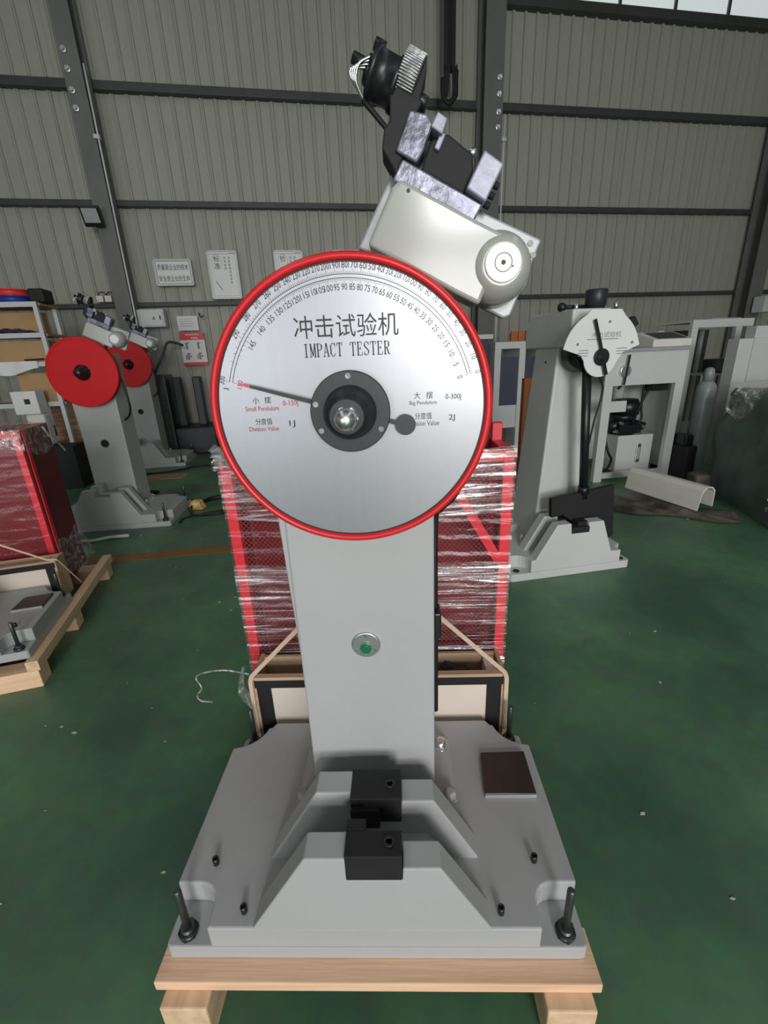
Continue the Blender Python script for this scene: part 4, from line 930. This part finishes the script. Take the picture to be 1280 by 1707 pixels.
# ------------------------------------------------------------------ shelf and clutter, left
t = thing('storage_shelf', 'white metal shelf with wooden boards at the left edge', 'shelf')
SX = WX
U1, U0, OF, OB = -4.82, -6.4, 2.4, 1.95
for u in (U0, U1-.045):
    for of in (OF, OB): MB(SX).box(u, u+.045, -of, -of+.045, 0, 2.2).build('upright', M['shelfwhite'], t)
for z in (2.2, 1.86, 1.53, 1.05, .5, .12):
    MB(SX).box(U0, U1, -OF+.002, -OF+.04, z-.035, z+.02).build('shelf_beam', M['shelfwhite'], t); MB(SX).box(U0, U1+.02, -OF+.04, -OB+.03, z-.02, z+.01).build('shelf_board', M['oldwood'], t)
def bx(name, label, cat, u0, u1, o0, o1, z0, z1, material, bevel=.006, rz=0):
    return tag(MB(SX).box(u0, u1, -o1, -o0, z0, z1).build(name, material, bevel=bevel), label, cat)
bx('cardboard_box', 'brown cardboard box on the second shelf from top', 'box', -5.75, -4.93, 1.98, 2.15, 1.871, 2.13, M['cardboard'])
bx('cardboard_box', 'brown cardboard box on the third shelf from top', 'box', -5.75, -4.9, 1.98, 2.3, 1.541, 1.80, M['cardboard'])
bx('cardboard_box', 'brown cardboard box on the shelf below the plastic sheet', 'box', -5.3, -4.86, 1.98, 2.3, 1.061, 1.42, M['cardboard'])
def reel(label, u, z, material, r_=.17):
    t = thing('plastic_reel', label, 'reel')
    MB(SX).lathe([(r_, 0), (r_, .012), (r_*.93, .014), (r_*.93, .058), (r_, .06), (r_, .072)], (u, -2.2, z), (0, 0, 1), 32).build('drum', material, t)
    MB(SX).lathe([(r_*.3, .072), (r_*.3, .074)], (u, -2.2, z), (0, 0, 1), 20).build('core', M['blackmatte'], t)
reel('blue plastic reel lying on top of the white shelf', -5.13, 2.2215, M['bluepl'], .19); reel('red plastic reel stacked on the blue reel', -5.14, 2.297, M['redpl'], .18)
bx('black_case', 'black box beside the reels on the shelf top', 'case', -4.93, -4.76, 2.05, 2.3, 2.221, 2.375, M['blackmatte'], .02)
tag(MB(SX).grid(lambda i, j: (-5.6+i*.66, -2.35+.18*j, 1.892+.05*math.sin(i*3.1)*math.sin(j*3.1)+.008*math.sin(i*30)), 16, 8).build('navy_cloth', M['navy'], recalc=False), 'crumpled navy cloth on the second shelf', 'cloth')
tag(MB(SX).grid(lambda i, j: (-5.7+i*.72, -2.41-.01*math.sin(i*19), 1.56-j*(.08+.08*math.sin(i*3.1)**2)), 18, 6).build('plastic_sheet', M['paper'], recalc=False), 'white plastic sheet hanging from the third shelf', 'plastic')
tag(MB(SX).bar((-5.12, -2.38, 1.575), (-4.92, -2.37, 1.58), .03, .02).build('dark_tool', M['blackmatte']), 'slim dark tool lying on the third shelf edge', 'tool')
bx('white_carton', 'white carton with a dark label below the shelf sheet', 'box', -5.25, -4.98, 2.45, 2.65, .95, 1.22, M['paper'])
bx('carton_label', 'small dark label square on the white carton', 'label', -5.12, -5.06, 2.65, 2.655, 1.07, 1.13, M['ink'], 0)
bx('white_canister', 'white canister standing under the white carton', 'canister', -5.18, -4.97, 2.45, 2.62, .55, .949, M['ivory'], .03)
bx('side_shelf', 'dark stand supporting the white cartons below the shelf', 'stand', -5.6, -4.7, 2.42, 2.72, 0, .549, M['blackmatte'])
bx('cardboard_box', 'lower cardboard box stacked on the floor right of the shelf', 'box', -5.5, -4.95, 1.05, 1.45, 0, .52, M['cardboard'])
bx('cardboard_box', 'upper cardboard box stacked on another right of the shelf', 'box', -5.45, -4.98, 1.05, 1.45, .521, 1.0, M['oldwood'])
t = thing('equipment_case', 'black equipment case with metal latch behind the nearer red disc tester', 'case')
MB(SX).box(-6.2, -5.45, -1.0, -.5, .05, .5).build('case_body', M['darkbox'], t, bevel=.02); MB(SX).box(-6.2, -5.45, -1.0, -.5, .505, .58).build('lid', M['darkbox'], t, bevel=.02)
MB(SX).box(-5.56, -5.49, -1.015, -1.0, .33, .38).build('latch', M['steel'], t); MB(SX).lathe([(.03, 0), (.03, -.004)], (-5.75, -1.0, .36), (0, 1, 0), 14).build('grommet', M['ink'], t)
for u in (-6.1, -5.6): MB(SX).box(u, u+.08, -.95, -.55, 0, .05).build('foot', M['blackmatte'], t)
t = thing('drilling_machine', 'dark machine with two posts against the wall left of the dial', 'machine')
MB(SX).box(-3.95, -3.3, -.95, -.3, 0, .45).build('bed', M['darkbox'], t, bevel=.03)
for u in (-3.92, -3.6): MB(SX).box(u, u+.13, -.7, -.5, .45, 1.25).build('post', M['darkgreen'], t, bevel=.02)
MB(SX).box(-4.3, -3.96, -.9, -.4, 0, 1.3).build('back_housing', M['darksteel'], t, bevel=.02)
MB(SX).tube(smooth_path([(-4.2, -.6, 1.3), (-4.0, -.6, 1.6), (-3.9, -.5, 1.8), (-3.7, -.4, 1.75)]), .02, 8).build('hose', M['darksteel'], t)
t = thing('red_pump', 'dark red pump casting on the floor just left of the dial', 'pump')
MB(SX).lathe([(.16, 0), (.16, .06), (.11, .08), (.11, .42), (.14, .44), (.14, .5)], (-2.98, -.9, .02), (0, 0, 1), 20).build('pump_body', M['darkred'], t)
MB(SX).cyl((-3.2, -.9, .55), (-2.8, -.9, .6), .09, n=16).build('motor', M['darkred'], t)
for u, z in ((-3.15, .35), (-2.9, .3), (-3.1, .6)): MB(SX).lathe([(.035, 0), (.035, .1)], (u, -1.0, z), (0, -1, 0), 10).build('fitting', M['steel'], t)

# cables and litter on the floor
def cable(label, pts, r_=.009, name='floor_cable', material='rubber', cat='cable'):
    return tag(MB().tube(smooth_path(pts, 8), r_, 6).build(name, M[material]), label, cat)
coil = []
for k in range(26):
    a = k*.62; coil.append((-1.93+(.22+.03*math.sin(k*1.7))*math.cos(a), 4.35+(.30+.04*math.sin(k*2.3))*math.sin(a), .012+.002*k))
cable('black cable coil on the floor right of the nearer red disc tester', [(-2.12, 3.93, .012), (-2.1, 4.1, .012)]+coil)
cable('black cable trailing from the farther red disc tester', [(-3.72, 6.05, .012), (-3.45, 6.0, .012), (-3.2, 6.12, .012), (-3.0, 6.35, .012), (-2.8, 6.4, .012)], .012)
cable('tangled dark cable on the floor behind the nearer tester', [(-3.6, 4.9, .012), (-3.3, 4.75, .012), (-3.05, 4.85, .02), (-2.9, 5.05, .012), (-3.2, 5.05, .02), (-3.5, 5.0, .012)], .012)
cable('loose black cables lying by the wall left of the dial', [(-3.0, 6.9, .012), (-2.6, 6.75, .012), (-2.35, 6.9, .012), (-2.6, 7.1, .02), (-2.9, 7.0, .012), (-2.5, 6.95, .012)], .014)
cable('twisted white rag strip on the floor before the nearer red disc tester', [(-2.83, 3.50, .02), (-2.7, 3.52, .016), (-2.58, 3.58, .02), (-2.44, 3.63, .014)], .016, 'rag_strip', 'fleck', 'rag')
tag(lump(-2.20, -2.06, 4.33, 4.47, .004, .09, 21, 8, .03).build('yellow_bag', M['yellowtag']), 'small yellow plastic bag by the nearer tester base', 'bag')
tag(MB().hexa([(-3.5, 5.6, 0), (-2.9, 5.7, 0), (-2.95, 6.0, 0), (-3.4, 6.0, 0), (-3.45, 5.65, .01), (-2.95, 5.72, .01), (-2.97, 5.95, .01), (-3.4, 5.95, .01)]).build('floor_board', M['oldwood']), 'brown board scrap on the floor between the red disc testers', 'board')
fk = MB()
for k in range(170):
    x = random.uniform(-3.5, 3.4); y = random.uniform(.45, 4.6)
    if -.7 < x < .55 and y < 1.8: continue
    if x < -1.6 and y < 3.2 and x < -1.5-.3*(y-1.5): continue
    if .6 < x < 1.8 and 2.5 < y < 3.7: continue
    s_ = random.choice((.003, .004, .005, .008, .014)); a = random.random()*6.3
    ca, sa = math.cos(a)*s_, math.sin(a)*s_*.45
    fk.hexa([(x-ca, y-sa, .0005), (x+sa, y-ca*.5, .0005), (x+ca, y+sa, .0005), (x-sa, y+ca*.5, .0005), (x-ca, y-sa, .002), (x+sa, y-ca*.5, .002), (x+ca, y+sa, .002), (x-sa, y+ca*.5, .002)])
fo = fk.build('floor_litter', M['fleck']); tag(fo, 'tiny pale flecks scattered over the green floor', 'litter', kind='stuff')
